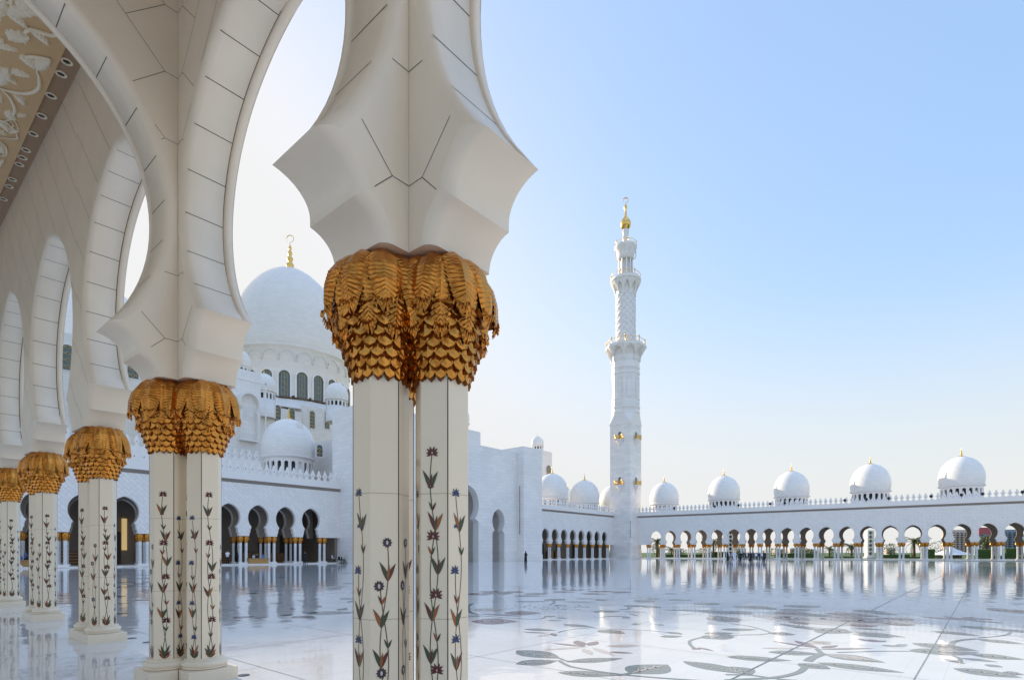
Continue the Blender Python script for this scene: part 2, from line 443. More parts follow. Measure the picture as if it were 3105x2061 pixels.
# ------------------------------------------------------------------ capitals
def bulb(z, prof):
    for (r0, z0), (r1, z1) in zip(prof, prof[1:]):
        if z0 <= z <= z1: t = (z-z0)/(z1-z0); return r0+(r1-r0)*t
    return prof[-1][0] if z > prof[-1][1] else prof[0][0]
BP = [(.205, 0), (.252, .12), (.300, .26), (.345, .40), (.385, .50), (.395, .60), (.355, .73), (.285, .82), (.21, .88)]
def make_capital():
    mb = MB()
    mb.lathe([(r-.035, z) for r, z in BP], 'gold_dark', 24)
    rows = 8; nn = 17
    for j in range(rows):
        zc = .030+j*.066
        for k in range(nn):
            a = 2*pi*(k+.5*(j % 2))/nn+random.uniform(-.02, .02)
            r = bulb(zc, BP); r2 = bulb(min(.88, zc+.07), BP)
            w = 2*pi*r/nn*.54; h = .078
            sl = (r2-r)/.07
            def P(x, z, out):
                rr = r+sl*z+out
                aa = a+x/r
                return (rr*cos(aa), rr*sin(aa), zc+z)
            lw = w*1.0
            face = [P(0, h, -.008), P(-lw*.62, h*.45, .008), P(-lw, -.0, .022), P(-lw*.70, -h*.36, .032), P(0, -h*.62, .040), P(lw*.70, -h*.36, .032), P(lw, 0, .022), P(lw*.62, h*.45, .008)]
            inn = [P(0, h*.9, -.006), P(-lw*.52, h*.38, .004), P(-lw*.86, .0, .018), P(-lw*.58, -h*.29, .026), P(0, -h*.52, .033), P(lw*.58, -h*.29, .026), P(lw*.86, 0, .018), P(lw*.52, h*.38, .004)]
            rid = [P(0, h*.3, .013), P(0, -h*.2, .026)]
            back = [P(-lw*.85, -.012, -.045), P(-lw*.5, -h*.55, -.035), P(0, -h*.88, -.03), P(lw*.5, -h*.55, -.035), P(lw*.85, -.012, -.045)]
            vs = face+inn+back+rid
            fs = [(i, (i+1) % 8, 8+(i+1) % 8, 8+i) for i in range(8)]
            fs += [(8, 9, 21), (9, 10, 22, 21), (10, 11, 22), (11, 12, 22), (12, 13, 22), (13, 14, 22), (14, 15, 21, 22), (15, 8, 21)]
            mb.add(vs, [tuple(f) for f in fs], 'gold_leaf')
            mb.add(vs, [(2+i, 16+i, 17+i, 3+i) for i in range(4)], 'gold_shade')
    # fronds
    def frond(a, ztop, L, W, out0, flare, na=9, nl=76, tilt=0):
        vs = []; rr_ = []
        for i in range(nl+1):
            s_ = i/nl
            env = (max(0, sin(pi*(s_*.80+.20)**1.0))**.62)*W*.5*(1-.12*s_)
            env = max(env, .012)
            z = ztop-L*s_
            base = bulb(max(0, z), BP)
            r = base+out0+flare*max(0, s_-.55)**1.5*2.2 if z < .62 else base+out0+.005
            for j in range(na):
                x = (j/(na-1)*2-1)
                ph = (s_*17-abs(x)*(5.5+3.5*s_))
                saw = ph-math.floor(ph)
                rib = (.5-abs(saw-.5))*2
                ed = 1+.14*(rib-.5)*(abs(x) > .7)
                yy = .0065*rib*(.5+abs(x)) + (.010 if j == na//2 else 0) - .030*abs(x)**2
                aa = a+x*env*ed/max(.3, r)+tilt*s_
                zz = z-abs(x)*.0-.05*abs(x)*0
                zz = z+ (-.035*abs(x)*(.3+s_))
                vs.append(((r+yy)*cos(aa), (r+yy)*sin(aa), zz))
        fs = []
        for i in range(nl):
            for j in range(na-1):
                b = i*na+j; fs.append((b, b+1, b+na+1, b+na))
        mb.add(vs, fs, 'gold_leaf')
        # loose leaflet tips
        for t in (-.75, -.45, -.15, .15, .45, .75):
            i = nl-2; z = ztop-L*(.93-.05*abs(t)); r = bulb(max(0, z), BP)+out0+flare*.6
            a1 = a+t*W*.30/r; a2 = a+t*W*.36/r
            p0 = (r*cos(a1), r*sin(a1), z); p1 = ((r+.012)*cos(a2), (r+.012)*sin(a2), z-.055+.02*abs(t))
            mb.tube([p0, p1], [.009, .004], 'gold_leaf', 5)
    for k in range(10):
        frond(2*pi*(k+.5)/10, .76, .47+.03*random.random(), .21, .018, .05, tilt=random.uniform(-.07, .07))
    for k in range(10):
        frond(2*pi*k/10+.02, .88, .43+.04*random.random(), .262, .042+.014*(k % 2), .05, tilt=random.uniform(-.08, .08))
    return mb.mesh('capital')
CAP = make_capital()
def hexpts(r, a0=0): return [(r*cos(a0+pi/3*k), r*sin(a0+pi/3*k)) for k in range(6)]
HEX = .205; APO = HEX*cos(pi/6)
def make_shaft(zb=.275, zt=2.98):
    mb = MB()
    ps = hexpts(HEX, -pi/2-pi/6)      # a face looks to -y
    ch = .006
    ring = []
    for k in range(6):
        p = Vector(ps[k]); q = Vector(ps[(k+1) % 6]); t = (q-p).normalized()
        ring += [p+t*ch, q-t*ch]
    vs = [(p.x, p.y, zb) for p in ring]+[(p.x, p.y, zt) for p in ring]
    mb.add(vs, [(k, (k+1) % 12, 12+(k+1) % 12, 12+k) for k in range(12)], 'shaft_marble')
    for z in (1.12, 2.02):
        rr = [(p*1.003) for p in ring]
        mb.add([(p.x, p.y, z) for p in rr]+[(p.x, p.y, z+.005) for p in rr], [(k, (k+1) % 12, 12+(k+1) % 12, 12+k) for k in range(12)], 'soft_joint')
    for k in range(6):            # dark arris line on alternate edges
        if k % 2: continue
        p = Vector(ps[k])*1.0
        mb.tube([(p.x*.985, p.y*.985, zb), (p.x*.985, p.y*.985, zt)], .005, 'joint', 4, False)
    return mb.mesh('shaft')
SHAFT = make_shaft()
# ---- flower inlay drawn on a face: x across, z up
def shape(mb, pts, tf, mat, lift):
    vs = [(x, -lift, z) for x, z in pts]
    c = (sum(p[0] for p in pts)/len(pts), -lift, sum(p[1] for p in pts)/len(pts))
    n = len(pts)
    mb.add(vs+[c], [(i, (i+1) % n, n) for i in range(n)], mat, False, tf)
def ribbon(mb, pts, w, tf, mat, lift):
    vs = []
    for i, p in enumerate(pts):
        a = Vector(pts[max(0, i-1)]); b = Vector(pts[min(len(pts)-1, i+1)]); t = (b-a).normalized(); n = Vector((-t.y, t.x))*w*.5
        vs += [(p[0]-n.x, -lift, p[1]-n.y), (p[0]+n.x, -lift, p[1]+n.y)]
    mb.add(vs, [(2*i, 2*i+1, 2*i+3, 2*i+2) for i in range(len(pts)-1)], mat, False, tf)
def leafpts(x, z, ang, L, w, bend=.25, n=7):
    d = Vector((sin(ang), cos(ang))); q = Vector((d.y, -d.x)); up = []; dn = []
    for i in range(n+1):
        t = i/n; c = Vector((x, z))+d*L*t+q*L*bend*t*t
        ww = w*sin(pi*t**.8)*.5
        up.append(c+q*ww); dn.append(c-q*ww)
    return [tuple(p) for p in up]+[tuple(p) for p in reversed(dn[1:-1])]
def leaf(mb, x, z, ang, L, w, tf, mat, lift, bend=.25, vein=True):
    shape(mb, leafpts(x, z, ang, L*1.06, w*1.25, bend), tf, 'inlay_stem', lift)
    shape(mb, leafpts(x, z, ang, L, w, bend), tf, mat, lift+.0004)
def flower(mb, x, z, r, kind, tf, lift):
    if kind == 'daisy':
        n = 10; pts = [(x+(r if i % 2 == 0 else r*.72)*cos(pi*i/n), z+(r if i % 2 == 0 else r*.72)*sin(pi*i/n)*1.05) for i in range(2*n)]
        shape(mb, pts, tf, 'inlay_violet', lift); pts = [(x+r*.27*cos(2*pi*i/10)*.8, z+r*.42*sin(2*pi*i/10)) for i in range(10)]
        shape(mb, pts, tf, 'inlay_pale', lift+.0004)
    else:
        mat = 'inlay_burgundy' if kind == 'red' else 'inlay_blue'
        angs = [-105, -75, -42, -14, 14, 42, 75, 105] if kind == 'red' else [-100, -62, -28, 4, 34, 66, 102]
        for q in angs:
            leaf(mb, x, z-r*.25, R(q), r*(1.25 if abs(q) < 50 else 1.05), r*.36, tf, mat, lift, .12 if q > 0 else -.12)
        shape(mb, [(x+r*.36*cos(2*pi*i/8), z-r*.2+r*.3*sin(2*pi*i/8)) for i in range(8)], tf, mat, lift+.0008)
        if kind == 'red': shape(mb, [(x+r*.10*cos(2*pi*i/8), z-r*.1+r*.2*sin(2*pi*i/8)) for i in range(8)], tf, 'inlay_pale', lift+.0012)
def vine(mb, kind, tf, seed=0, det=1):
    rnd = random.Random(seed+len(kind))
    top, fl = {'red': (2.34, [2.32, 1.72, 1.30, .76]), 'blue': (2.04, [2.03, 1.47, .97, .55]), 'daisy': (1.68, [1.67, 1.36, .74])}[kind]
    fr = {'red': .047, 'blue': .040, 'daisy': .040}[kind]
    A = .030; L0 = .0012
    def sx(z, ph): return A*sin(z*5.2+ph)
    zz = [.30+(top-.03-.30)*i/60 for i in range(61)]
    stem = 'inlay_green' if kind == 'red' else 'inlay_stem'
    w = .0075
    ribbon(mb, [(sx(z, 0), z) for z in zz], w, tf, stem, L0)
    z2 = [.30+(fl[1]-.30)*i/50 for i in range(51)]
    ribbon(mb, [(-sx(z, .5), z) for z in z2], w, tf, stem, L0+.0003)
    for i, z in enumerate(fl):
        x = sx(z, 0) if i % 2 == 0 else -sx(z, .5)-.008
        flower(mb, x, z, fr*(1 if i else .92), kind, tf, L0+.002)
    if kind != 'daisy': flower(mb, -.026, fl[0]-.24, fr*.5, kind, tf, L0+.002)
    mats = ['inlay_green', 'inlay_burgundy', 'inlay_orange', 'inlay_green']
    zs = []
    z = top-.13; i = 0
    while z > .52:
        if all(abs(z+.06-f) > .075 for f in fl):
            x = sx(z, 0) if i % 2 else -sx(z, .5)
            if z > fl[1]: x = sx(z, 0)
            big = 1.0 if i % 2 else .5
            L = .145*big; ww = .024*big+.003
            leaf(mb, x, z, -.18, L, ww, tf, mats[(i+seed) % 4], L0+.0012, -.22)
            leaf(mb, x, z, .2, L*.92, ww, tf, mats[(i+1+seed) % 4], L0+.0016, .22)
            if big == 1: leaf(mb, x, z+.01, .02, L*.7, ww*.6, tf, mats[(i+2+seed) % 4], L0+.0024, .1)
        z -= .14+.04*rnd.random(); i += 1
    for k, (q, L, ww) in enumerate([(-.75, .10, .03), (-.42, .16, .036), (-.1, .19, .036), (.25, .20, .036), (.6, .13, .034), (.95, .09, .028)]):
        leaf(mb, 0, .288, q*.8, L*.85, ww*.8, tf, mats[(k+seed) % 4], L0+.001+.0004*k, .15 if q > 0 else -.15)
def make_inlay(kinds, seed):
    mb = MB()
    for k, kd in enumerate(kinds):
        tf = Matrix.Rotation(pi/3*k, 4, 'Z') @ Matrix.Translation((0, -APO, 0))
        vine(mb, kd, tf, seed+k)
    return mb.mesh('flower_inlay')
# face order: k=0 looks to -y (local), then anticlockwise
INL = [make_inlay(['red', 'blue', 'daisy', 'red', 'blue', 'daisy'], 0),     # -y red, then +x-y blue ; -x-y daisy
       make_inlay(['daisy', 'blue', 'red', 'blue', 'daisy', 'blue'], 3),
       make_inlay(['blue', 'daisy', 'red', 'daisy', 'blue', 'red'], 5)]
def base_mesh():
    mb = MB()
    mb.lathe([(.245, .152), (.262, .158), (.262, .170), (.248, .176), (.262, .186), (.272, .204), (.272, .222), (.262, .240), (.240, .252), (.228, .256), (.232, .262), (.232, .274), (.222, .280), (.10, .281)], 'base_marble', 40)
    return mb.mesh('torus_base')
TORUS = base_mesh()
def column(x, y, label, layout, group, seed=0):
    """layout: list of (dx, dy, face_rotation, inlay index)"""
    t = thing('marble_column', label, 'column', (x, y, 0), 0, group)
    mb = MB()
    dx = [l[0] for l in layout]; dy = [l[1] for l in layout]
    if len(layout) == 2:
        mb.bbox(-.295, .295, -.70, .70, 0, .15, 'base_marble', .008)
    else:
        s = .31; e = s+.30
        # plus shaped plinth: one outline
        o = [(-.29, -e), (.29, -e), (.29, e), (-.29, e), (-.29, .29), (-e, .29), (-e, -.29), (-.29, -.29)]
        n = 8; tr = tessellate_polygon([[Vector((p[0], p[1], 0)) for p in o]])
        mb.add([(p[0], p[1], 0) for p in o]+[(p[0], p[1], .15) for p in o], [tuple(k+n for k in tt) for tt in tr]+[(k, (k+1) % n, n+(k+1) % n, n+k) for k in range(n)], 'base_marble')
        for (px, py) in ((-.29, -.29),): mb.tube([(px-.001, py-.001, .0), (px-.001, py-.001, .151)], .005, 'joint', 4, False)
    mb.build('plinth', t, recalc=True)
    for (ax, ay, rot, ii) in layout:
        place('torus_base', TORUS, t, (ax, ay, 0))
        sh = place('shaft', SHAFT, t, (ax, ay, 0), rot)
        place('flower_inlay', INL[ii], sh)
        place('capital', CAP, t, (ax, ay, 2.85), rot+random.uniform(-.2, .2), (.92, .92, 1))
    return t
s_ = .315
QUAD = [(0, -s_, 0, 2), (-s_, 0, -pi/2, 1), (0, s_, pi, 0), (s_, 0, pi/2, 1)]
QUAD_A = [(0, -s_, 0, 1), (-s_, 0, -pi/2, 1), (0, s_, pi, 0), (s_, 0, pi/2, 1)]
PAIR = [(0, -.40, 0, 0), (0, .40, pi, 1)]
XR = 2.82
ROW = [(-6.4, 1), (-1.55, 0), (3.43, 1), (7.90, 1), (12.6, 0), (17.45, 0), (22.4, 0), (27.3, 0), (32.2, 1)]
CG = 'columns of the near arcade with gold palm capitals'
lab = {3.43: 'nearest large cluster column with gold palm capital in the middle of the photo',
       7.90: 'second nearest cluster column, left of the middle one, its base in view at the bottom edge',
       12.6: 'third paired column of the near row, in front of the left arcade, on a square plinth',
       17.45: 'fourth paired column of the near row, between the third one and the column at the left edge',
       22.4: 'fifth column of the near row, cut by the left edge of the photo, flowered shaft'}
for yy, q in ROW:
    if yy < 3 or yy > 29: continue
    l = lab.get(yy, 'small far paired column at the left end of the near row, mostly hidden')
    lay = (QUAD_A if yy < 5 else QUAD) if q else PAIR
    if yy == 7.90: lay = [(0, -s_, 0, 3), (-s_, 0, -pi/2, 4), (0, s_, pi, 0)]
    if yy < 5: lay = [(0, -s_, 0, 5), (-s_, 0, -pi/2, 6), (0, s_, pi, 0)]
    if len(INL) < 7:
        INL.append(make_inlay(['red', 'daisy', 'red', 'blue', 'daisy', 'blue'], 2))     # near right shaft of second cluster: -y red, -x-y blue
        INL.append(make_inlay(['daisy', 'red', 'blue', 'red', 'daisy', 'blue'], 4))     # left shaft (rot -90): -x daisy, -x-y.. red, blue
        INL.append(make_inlay(['blue', 'daisy', 'red', 'daisy', 'blue', 'red'], 1))     # middle cluster right shaft
        INL.append(make_inlay(['blue', 'daisy', 'daisy', 'blue', 'red', 'blue'], 6))    # middle cluster left shaft
    column(XR, yy, l, lay, CG)
# ------------------------------------------------------------------ near portico (walls, ceiling)
por = thing('portico', 'shaded arcade walls with horseshoe arches and ornamented ceiling around the viewer', 'arcade', (0, 0, 0))
PN = Prm(.52, .72, 1.0, .43, 5.74, 1.0, 3.73, .05)
prof = rounded(-.3, .3, .09)
ZC = 10.0
# row wall: local x = -Y, local y = +X
mb = MB()
us = sorted([-y for y, q in ROW])
for a, b in zip(us, us[1:]):
    arch_bay(mb, a, b-a, PN, ZC+1.2, prof, 'portico_stone', 'portico_plain', n=30, nc=8, joints=.5, tiles=True if -8 < a < -2 or a > -2 else 'one')
w = mb.build('arch_wall', por, loc=(XR, 0, 0), rz=-pi/2)
# transverse arches at the cluster columns, other side row
XL = XR-5.3
for yy in (3.43, 7.90, 32.2):
    mb = MB()
    arch_bay(mb, 0, 5.3, PN, ZC, prof, 'portico_stone', 'portico_plain', n=34, nc=8, clip0=.302, clip1=.302, joints=.5, tiles=True)
    mb.build('cross_arch', por, loc=(XL, yy, 0))
mb = MB()
pr2 = rounded(-.3, .3, .09)
for a, b in zip(us, us[1:]):
    arch_bay(mb, a, b-a, PN, ZC+1.2, pr2, 'portico_stone', 'portico_plain', n=16, nc=5)
mb.build('arch_wall', por, loc=(XL, 0, 0), rz=-pi/2)
# stubs carrying the outer capital of the cluster columns
for yy in ():
    mb = MB(); mb.bbox(XR+.3, XR+.52, yy-.28, yy+.28, 3.73, 4.2, 'portico_plain', .02); mb.build('corbel', por)
# the piers beside and behind the viewer stand on columns too
mb = MB(); mb.bbox(-.295, .295, -.70, .70, 0, .15, 'base_marble', .008); PL = mb.mesh('marble_column')
for cx_, cy_ in [(XR, -1.55)]+[(XL, y_) for y_ in (-1.55, 3.43, 7.90, 12.6)]:
    c = place('marble_column', PL, por, (cx_, cy_, 0))
    for dy_ in (-.4, .4):
        place('torus_base', TORUS, c, (0, dy_, 0)); place('shaft', SHAFT, c, (0, dy_, 0)); place('capital', CAP, c, (0, dy_, 2.85), 0, (.92, .92, 1))
# ceiling: tan panel carrying relief, brown margin carrying lamps
mb = MB()
mb.box(XL-.2, XR+.2, -6, 7.898, ZC+.02, ZC+.5, 'ceiling_brown'); mb.box(XL-.2, XR+.2, 7.90, 33, ZC+.02, ZC+.5, 'ceiling_brown')
mb.build('ceiling', por)
mb = MB(); mb.box(XL+.6, 2.24, 8.3, 31.6, ZC-.035, ZC+.019, 'ceiling_tan'); mb.box(XL+.6, 2.24, 3.9, 7.2, ZC-.035, ZC+.019, 'ceiling_tan')
pan = mb.build('ceiling_panel', por)
# white floral relief on the panel, traced on the ceiling plane
zr = ZC-.035
def cpt(px, py): return Vector((*gp_c(px, py), 0))
def gp_c(px, py):
    d = F*(zr-EYE)/(HY-py); return at(px, d)
mb = MB()
def cscroll(pts, w0, w1=None):
    P3 = [Vector((*gp_c(*p), zr-.02)) for p in pts]
    Q = []
    for i in range(len(P3)-1):
        p0 = P3[max(0, i-1)]; p1 = P3[i]; p2 = P3[i+1]; p3 = P3[min(len(P3)-1, i+2)]
        for k in range(6):
            t = k/6; Q.append(.5*((2*p1)+(p2-p0)*t+(2*p0-5*p1+4*p2-p3)*t*t+(3*p1-p0-3*p2+p3)*t**3))
    Q.append(P3[-1])
    n = len(Q)
    ww = [w0*(sin(pi*(i+.6)/(n+.2))**.6 if w1 is None else 1)+(0 if w1 is None else (w1-w0)*i/n) for i in range(n)]
    mb.tube(Q, [max(.006, x) for x in ww], 'relief_plaster', 8)
def cleaf(x0, y0, x1, y1, w, lobes=5, side=0):
    a = Vector(gp_c(x0, y0)); b = Vector(gp_c(x1, y1)); t = b-a; L = t.length; t.normalize(); q = Vector((-t.y, t.x))
    rows = 26; vs = []
    for i in range(rows+1):
        s1 = i/rows
        env = w*(sin(pi*s1**.75)**.75)*(1.15+.15*sin(2*pi*s1*lobes-s1*3))
        c = a+t*L*s1+q*side*sin(pi*s1)*L
        for j in range(7):
            x = j/3-1
            h = .012+.045*(1-x*x)+.012*sin(2*pi*s1*lobes+abs(x)*4)*(abs(x) > .1)
            p = c+q*x*env*.5-t*abs(x)*w*.15
            vs.append((p.x, p.y, zr-h*(1 if abs(x) < .99 else 0)))
    mb.add(vs, [(i*7+j, i*7+j+1, i*7+j+8, i*7+j+7) for i in range(rows) for j in range(6)], 'relief_plaster', True)
# big leaves (photo coordinates of their ends)
for c in [(30, 85, 128, 75, .20), (62, 70, 95, 20, .22), (20, 80, 88, 132, .16), (95, 135, 155, 185, .15), (28, 165, 95, 160, .22), (60, 145, 80, 182, .12),
          (-20, 190, 57, 203, .12), (-30, 180, 15, 172, .14), (110, 262, 155, 228, .18), (70, 225, 112, 262, .2), (-25, 262, 40, 300, .24), (-10, 320, 28, 262, .2), (15, 290, 56, 314, .09),
          (36, 275, 95, 285, .14), (48, 350, 78, 382, .14), (20, 412, 55, 428, .26), (52, 415, 82, 412, .06), (-20, 330, 6, 375, .12), (-10, 430, 30, 470, .14), (28, 470, 58, 462, .08),
          (-10, 500, 14, 545, .14), (-5, 470, 22, 476, .1), (-10, 590, 12, 560, .08), (-40, 120, 20, 30, .2), (-20, 0, 60, -30, .2)]:
    cleaf(*c)
for p, w0 in [([(85, 130), (120, 140), (160, 150), (200, 138)], .035), ([(75, 150), (80, 140), (100, 132)], .03),
              ([(108, 262), (118, 290), (115, 325), (80, 342), (20, 336), (-20, 320)], .032), ([(75, 225), (100, 222), (155, 228)], .03),
              ([(5, 335), (30, 360), (45, 400), (30, 430)], .03), ([(0, 10), (28, 30), (30, 50), (0, 42)], .03), ([(40, -5), (60, 8), (80, 15)], .02),
              ([(-10, 430), (20, 440), (45, 465), (50, 490), (0, 488)], .02), ([(0, 500), (18, 520), (18, 545), (0, 548)], .02),
              ([(5, 440), (40, 430), (58, 462)], .014), ([(0, 470), (40, 450), (20, 425)], .012)]:
    cscroll(p, w0)
mb.build('floral_relief', pan)
# downlights in the brown margin
for i, yy in enumerate([11.55, 11.96, 12.43, 12.87, 13.71, 14.58, 15.44, 16.28, 16.7, 17.1, 18.03, 18.5, 19.4]):
    mb = MB(); z = ZC+.02
    mb.lathe([(.055, -.012), (.062, -.022), (.085, -.022), (.095, -.012), (.095, 0)], 'relief_plaster', 24)
    mb.lathe([(.0001, -.004), (.05, -.004), (.055, -.012)], 'lamp_black', 24)
    mb.lathe([(.028, -.011), (.034, -.011)], 'relief_plaster', 16)
    o = mb.build('downlight', por, loc=(2.335, yy, z))
# the row grows slightly taller away from the second cluster, as measured on its capitals, arch crowns and ceiling
RISE = .0065
def rise(y): return 1+RISE*max(0, y-7.9)
def lift(o, M):
    M2 = M @ Matrix.Translation(o.location) @ Matrix.Rotation(o.rotation_euler.z, 4, 'Z')
    if o.type == 'MESH' and o.data.users == 1:
        Mi = M2.inverted()
        for v in o.data.vertices:
            w = M2 @ v.co; w.z *= rise(w.y); v.co = Mi @ w
    for c in [x for x in bpy.data.objects if x.parent == o]: lift(c, M2)
for o in [x for x in bpy.data.objects if x.parent == por]:
    if o.name.startswith('marble_column'): o.scale.z = rise(o.location.y)
    else: lift(o, Matrix.Identity(4))
for o in [x for x in bpy.data.objects if x.parent is None and x.name.startswith('marble_column')]: o.scale.z = rise(o.location.y)
# ------------------------------------------------------------------ floor
fl = MB(); fl.add([(-60, -160, 0), (131, -160, 0), (131, 75, 0), (-60, 75, 0)], [(0, 1, 2, 3)], 'courtyard_marble')
tag(fl.build('courtyard_floor'), kind='structure')
gr = MB(); gr.add([(-3000, -3000, -.08), (3000, -3000, -.08), (3000, 3000, -.08), (-3000, 3000, -.08)], [(0, 1, 2, 3)], 'grass')
tag(gr.build('ground'), kind='structure')
# slab joints
mb = MB(); zj = .0042
def gl(x0, y0, x1, y1, w, mat='seam_marble', z=zj):
    t = Vector((x1-x0, y1-y0)).normalized(); q = Vector((-t.y, t.x))*w*.5
    mb.add([(x0-q.x, y0-q.y, z), (x1-q.x, y1-q.y, z), (x1+q.x, y1+q.y, z), (x0+q.x, y0+q.y, z)], [(0, 1, 2, 3)], mat)
for i in range(-22, 40):
    y = 2.47+1.75*i
    if i in (-1, 0, -2): gl(3.9, y, 127, y, .022 if i == 0 else .011)
    elif i % 2 == 0 or y < 16: gl(-20, y, 3.6 if y > 3 and y < 30 and i % 2 else 60, y, .009)
for i in range(-6, 24):
    x = 1.05+2.55*i
    gl(x, -40, x, 70, .009)
tag(mb.build('floor_joints'), kind='structure')
# floral inlay of the courtyard
mb = MB(); mbz = [.0012]
def fpoly(pts, mat):
    mbz[0] += .00001
    n = len(pts); c = sum((Vector(p) for p in pts), Vector((0, 0)))/n
    mb.add([(p[0], p[1], mbz[0]) for p in pts]+[(c.x, c.y, mbz[0])], [(i, (i+1) % n, n) for i in range(n)], mat)
def fleaf(px0, py0, px1, py1, w, mat='leaf_marble', bend=0, vein=True):
    a = Vector(gp(px0, py0)); b = Vector(gp(px1, py1)); L = (b-a).length; t = (b-a)/L; q = Vector((-t.y, t.x))
    n = 14; up = []; dn = []; mid = []
    for i in range(n+1):
        s1 = i/n; c = a+t*L*s1+q*bend*L*sin(pi*s1); ww = w*sin(pi*s1**.85)*.5; mid.append(c)
        up.append(c+q*ww); dn.append(c-q*ww)
    mbz[0] += .00001; z = mbz[0]
    mb.add([(p.x, p.y, z) for p in up]+[(p.x, p.y, z) for p in dn], [(i, i+1, n+2+i, n+1+i) for i in range(n)], mat)
    if vein:
        z += .0022
        vs = []
        for i in range(1, n-1):
            c = mid[i]; vs += [(c.x-q.x*w*.03, c.y-q.y*w*.03, z), (c.x+q.x*w*.03, c.y+q.y*w*.03, z)]
        mb.add(vs, [(2*i, 2*i+1, 2*i+3, 2*i+2) for i in range(n-3)], 'cream_marble')
        for i in range(3, n-2, 3):
            for sg in (-1, 1):
                c = mid[i]; e = c+t*w*.35+q*sg*w*.36*sin(pi*(i/n)**.85)
                m_ = (e-c).normalized(); k = Vector((-m_.y, m_.x))*w*.022
                mb.add([(c.x-k.x, c.y-k.y, z), (c.x+k.x, c.y+k.y, z), (e.x, e.y, z)], [(0, 1, 2)], 'cream_marble')
def fstem(pts, w, mat='leaf_marble'):
    P3 = [Vector(gp(*p)) for p in pts]; Q = []
    for i in range(len(P3)-1):
        p0 = P3[max(0, i-1)]; p1 = P3[i]; p2 = P3[i+1]; p3 = P3[min(len(P3)-1, i+2)]
        for k in range(8):
            t = k/8; Q.append(.5*((2*p1)+(p2-p0)*t+(2*p0-5*p1+4*p2-p3)*t*t+(3*p1-p0-3*p2+p3)*t**3))
    Q.append(P3[-1]); mbz[0] += .00001; z = mbz[0]; vs = []
    for i, p in enumerate(Q):
        t = (Q[min(i+1, len(Q)-1)]-Q[max(0, i-1)]).normalized(); q = Vector((-t.y, t.x))*w*.5
        vs += [(p.x-q.x, p.y-q.y, z), (p.x+q.x, p.y+q.y, z)]
    mb.add(vs, [(2*i, 2*i+1, 2*i+3, 2*i+2) for i in range(len(Q)-1)], mat)
a_ = lambda X, Y: (1400+X*.3809, 1680+Y*.381)       # from the first enlargement
b_ = lambda X, Y: (2200+X*.383, 1680+Y*.383)        # from the second
def FL(f, L):
    for e in L:
        X0, Y0, X1, Y1, w = e[:5]; mat = e[5] if len(e) > 5 else 'leaf_marble'
        fleaf(*f(X0, Y0), *f(X1, Y1), w, mat, vein=(w > .25))
PE, CR = 'petal_marble', 'cream_marble'
FL(a_, [(440, 762, 785, 828, .55), (430, 872, 770, 842, .42), (830, 855, 1290, 825, .34), (762, 938, 1255, 962, .36), (1340, 945, 1640, 875, .62),
        (1760, 848, 2300, 955, .42), (1088, 600, 1300, 630, .5), (805, 555, 1050, 578, .4), (490, 592, 760, 605, .35), (2110, 815, 2420, 825, .35),
        (1580, 655, 1760, 648, .3), (2060, 598, 2360, 595, .42), (1910, 665, 2170, 650, .55), (1930, 630, 2170, 625, .4), (1640, 615, 1760, 635, .25),
        (655, 495, 750, 490, .3), (680, 522, 800, 527, .25), (740, 503, 850, 507, .2), (420, 375, 700, 373, .5), (675, 355, 820, 365, 1.0), (800, 376, 1070, 378, .35),
        (1040, 458, 1265, 450, .6), (1290, 412, 1450, 405, .6), (1430, 410, 1590, 425, .6), (1280, 455, 1480, 458, .25), (1380, 372, 1540, 367, .9), (1470, 350, 1580, 353, .7),
        (1640, 362, 1850, 362, .5), (1850, 395, 2060, 388, .8), (1610, 312, 1720, 313, .6), (1600, 440, 2000, 450, .35), (1840, 445, 2320, 475, .8), (1945, 510, 2230, 515, 1.3),
        (1540, 552, 1610, 565, .2), (1350, 552, 1420, 553, .2), (1240, 272, 1420, 272, .3), (2270, 405, 2400, 425, .9)])
FL(a_, [(35, 318, 250, 312, 1.3, PE), (150, 292, 300, 300, 1.0, PE), (330, 296, 500, 300, 1.2, PE), (490, 312, 690, 315, 1.2, PE), (410, 328, 660, 333, .8, PE),
        (730, 296, 900, 300, .9, PE), (940, 312, 1160, 315, .9, PE), (1020, 298, 1200, 290, 1.0, PE), (1195, 298, 1350, 303, 1.3, PE), (800, 282, 970, 285, .7, PE),
        (75, 530, 450, 532, 1.15, PE), (330, 465, 640, 465, 1.0, PE), (90, 440, 350, 440, 1.2, CR), (150, 470, 480, 492, .35, PE), (35, 495, 150, 485, .4, 'seam_marble'), (250, 295, 340, 320, 1.2, 'seam_marble'),
        (720, 705, 1000, 735, .14, PE), (915, 685, 970, 730, .22, PE), (1010, 725, 1080, 690, .2, PE), (970, 750, 1040, 800, .16, CR), (1150, 730, 1420, 725, .3, CR), (1170, 775, 1370, 785, .14, PE), (1040, 740, 1220, 805, .16, CR),
        (640, 760, 1000, 735, .14, CR), (490, 618, 700, 625, .14, PE), (610, 655, 700, 632, .2, CR), (720, 625, 745, 650, .14, PE), (890, 350, 1100, 352, .5, CR), (1060, 360, 1160, 362, .8), (1120, 490, 1330, 492, .18, PE),
        (1280, 500, 1340, 505, .35, PE), (1330, 470, 1420, 492, .1, PE), (1840, 745, 1900, 755, .2, PE), (1880, 738, 2010, 768, .1, PE), (300, 250, 560, 250, .3, CR), (380, 266, 560, 267, .3, CR)])
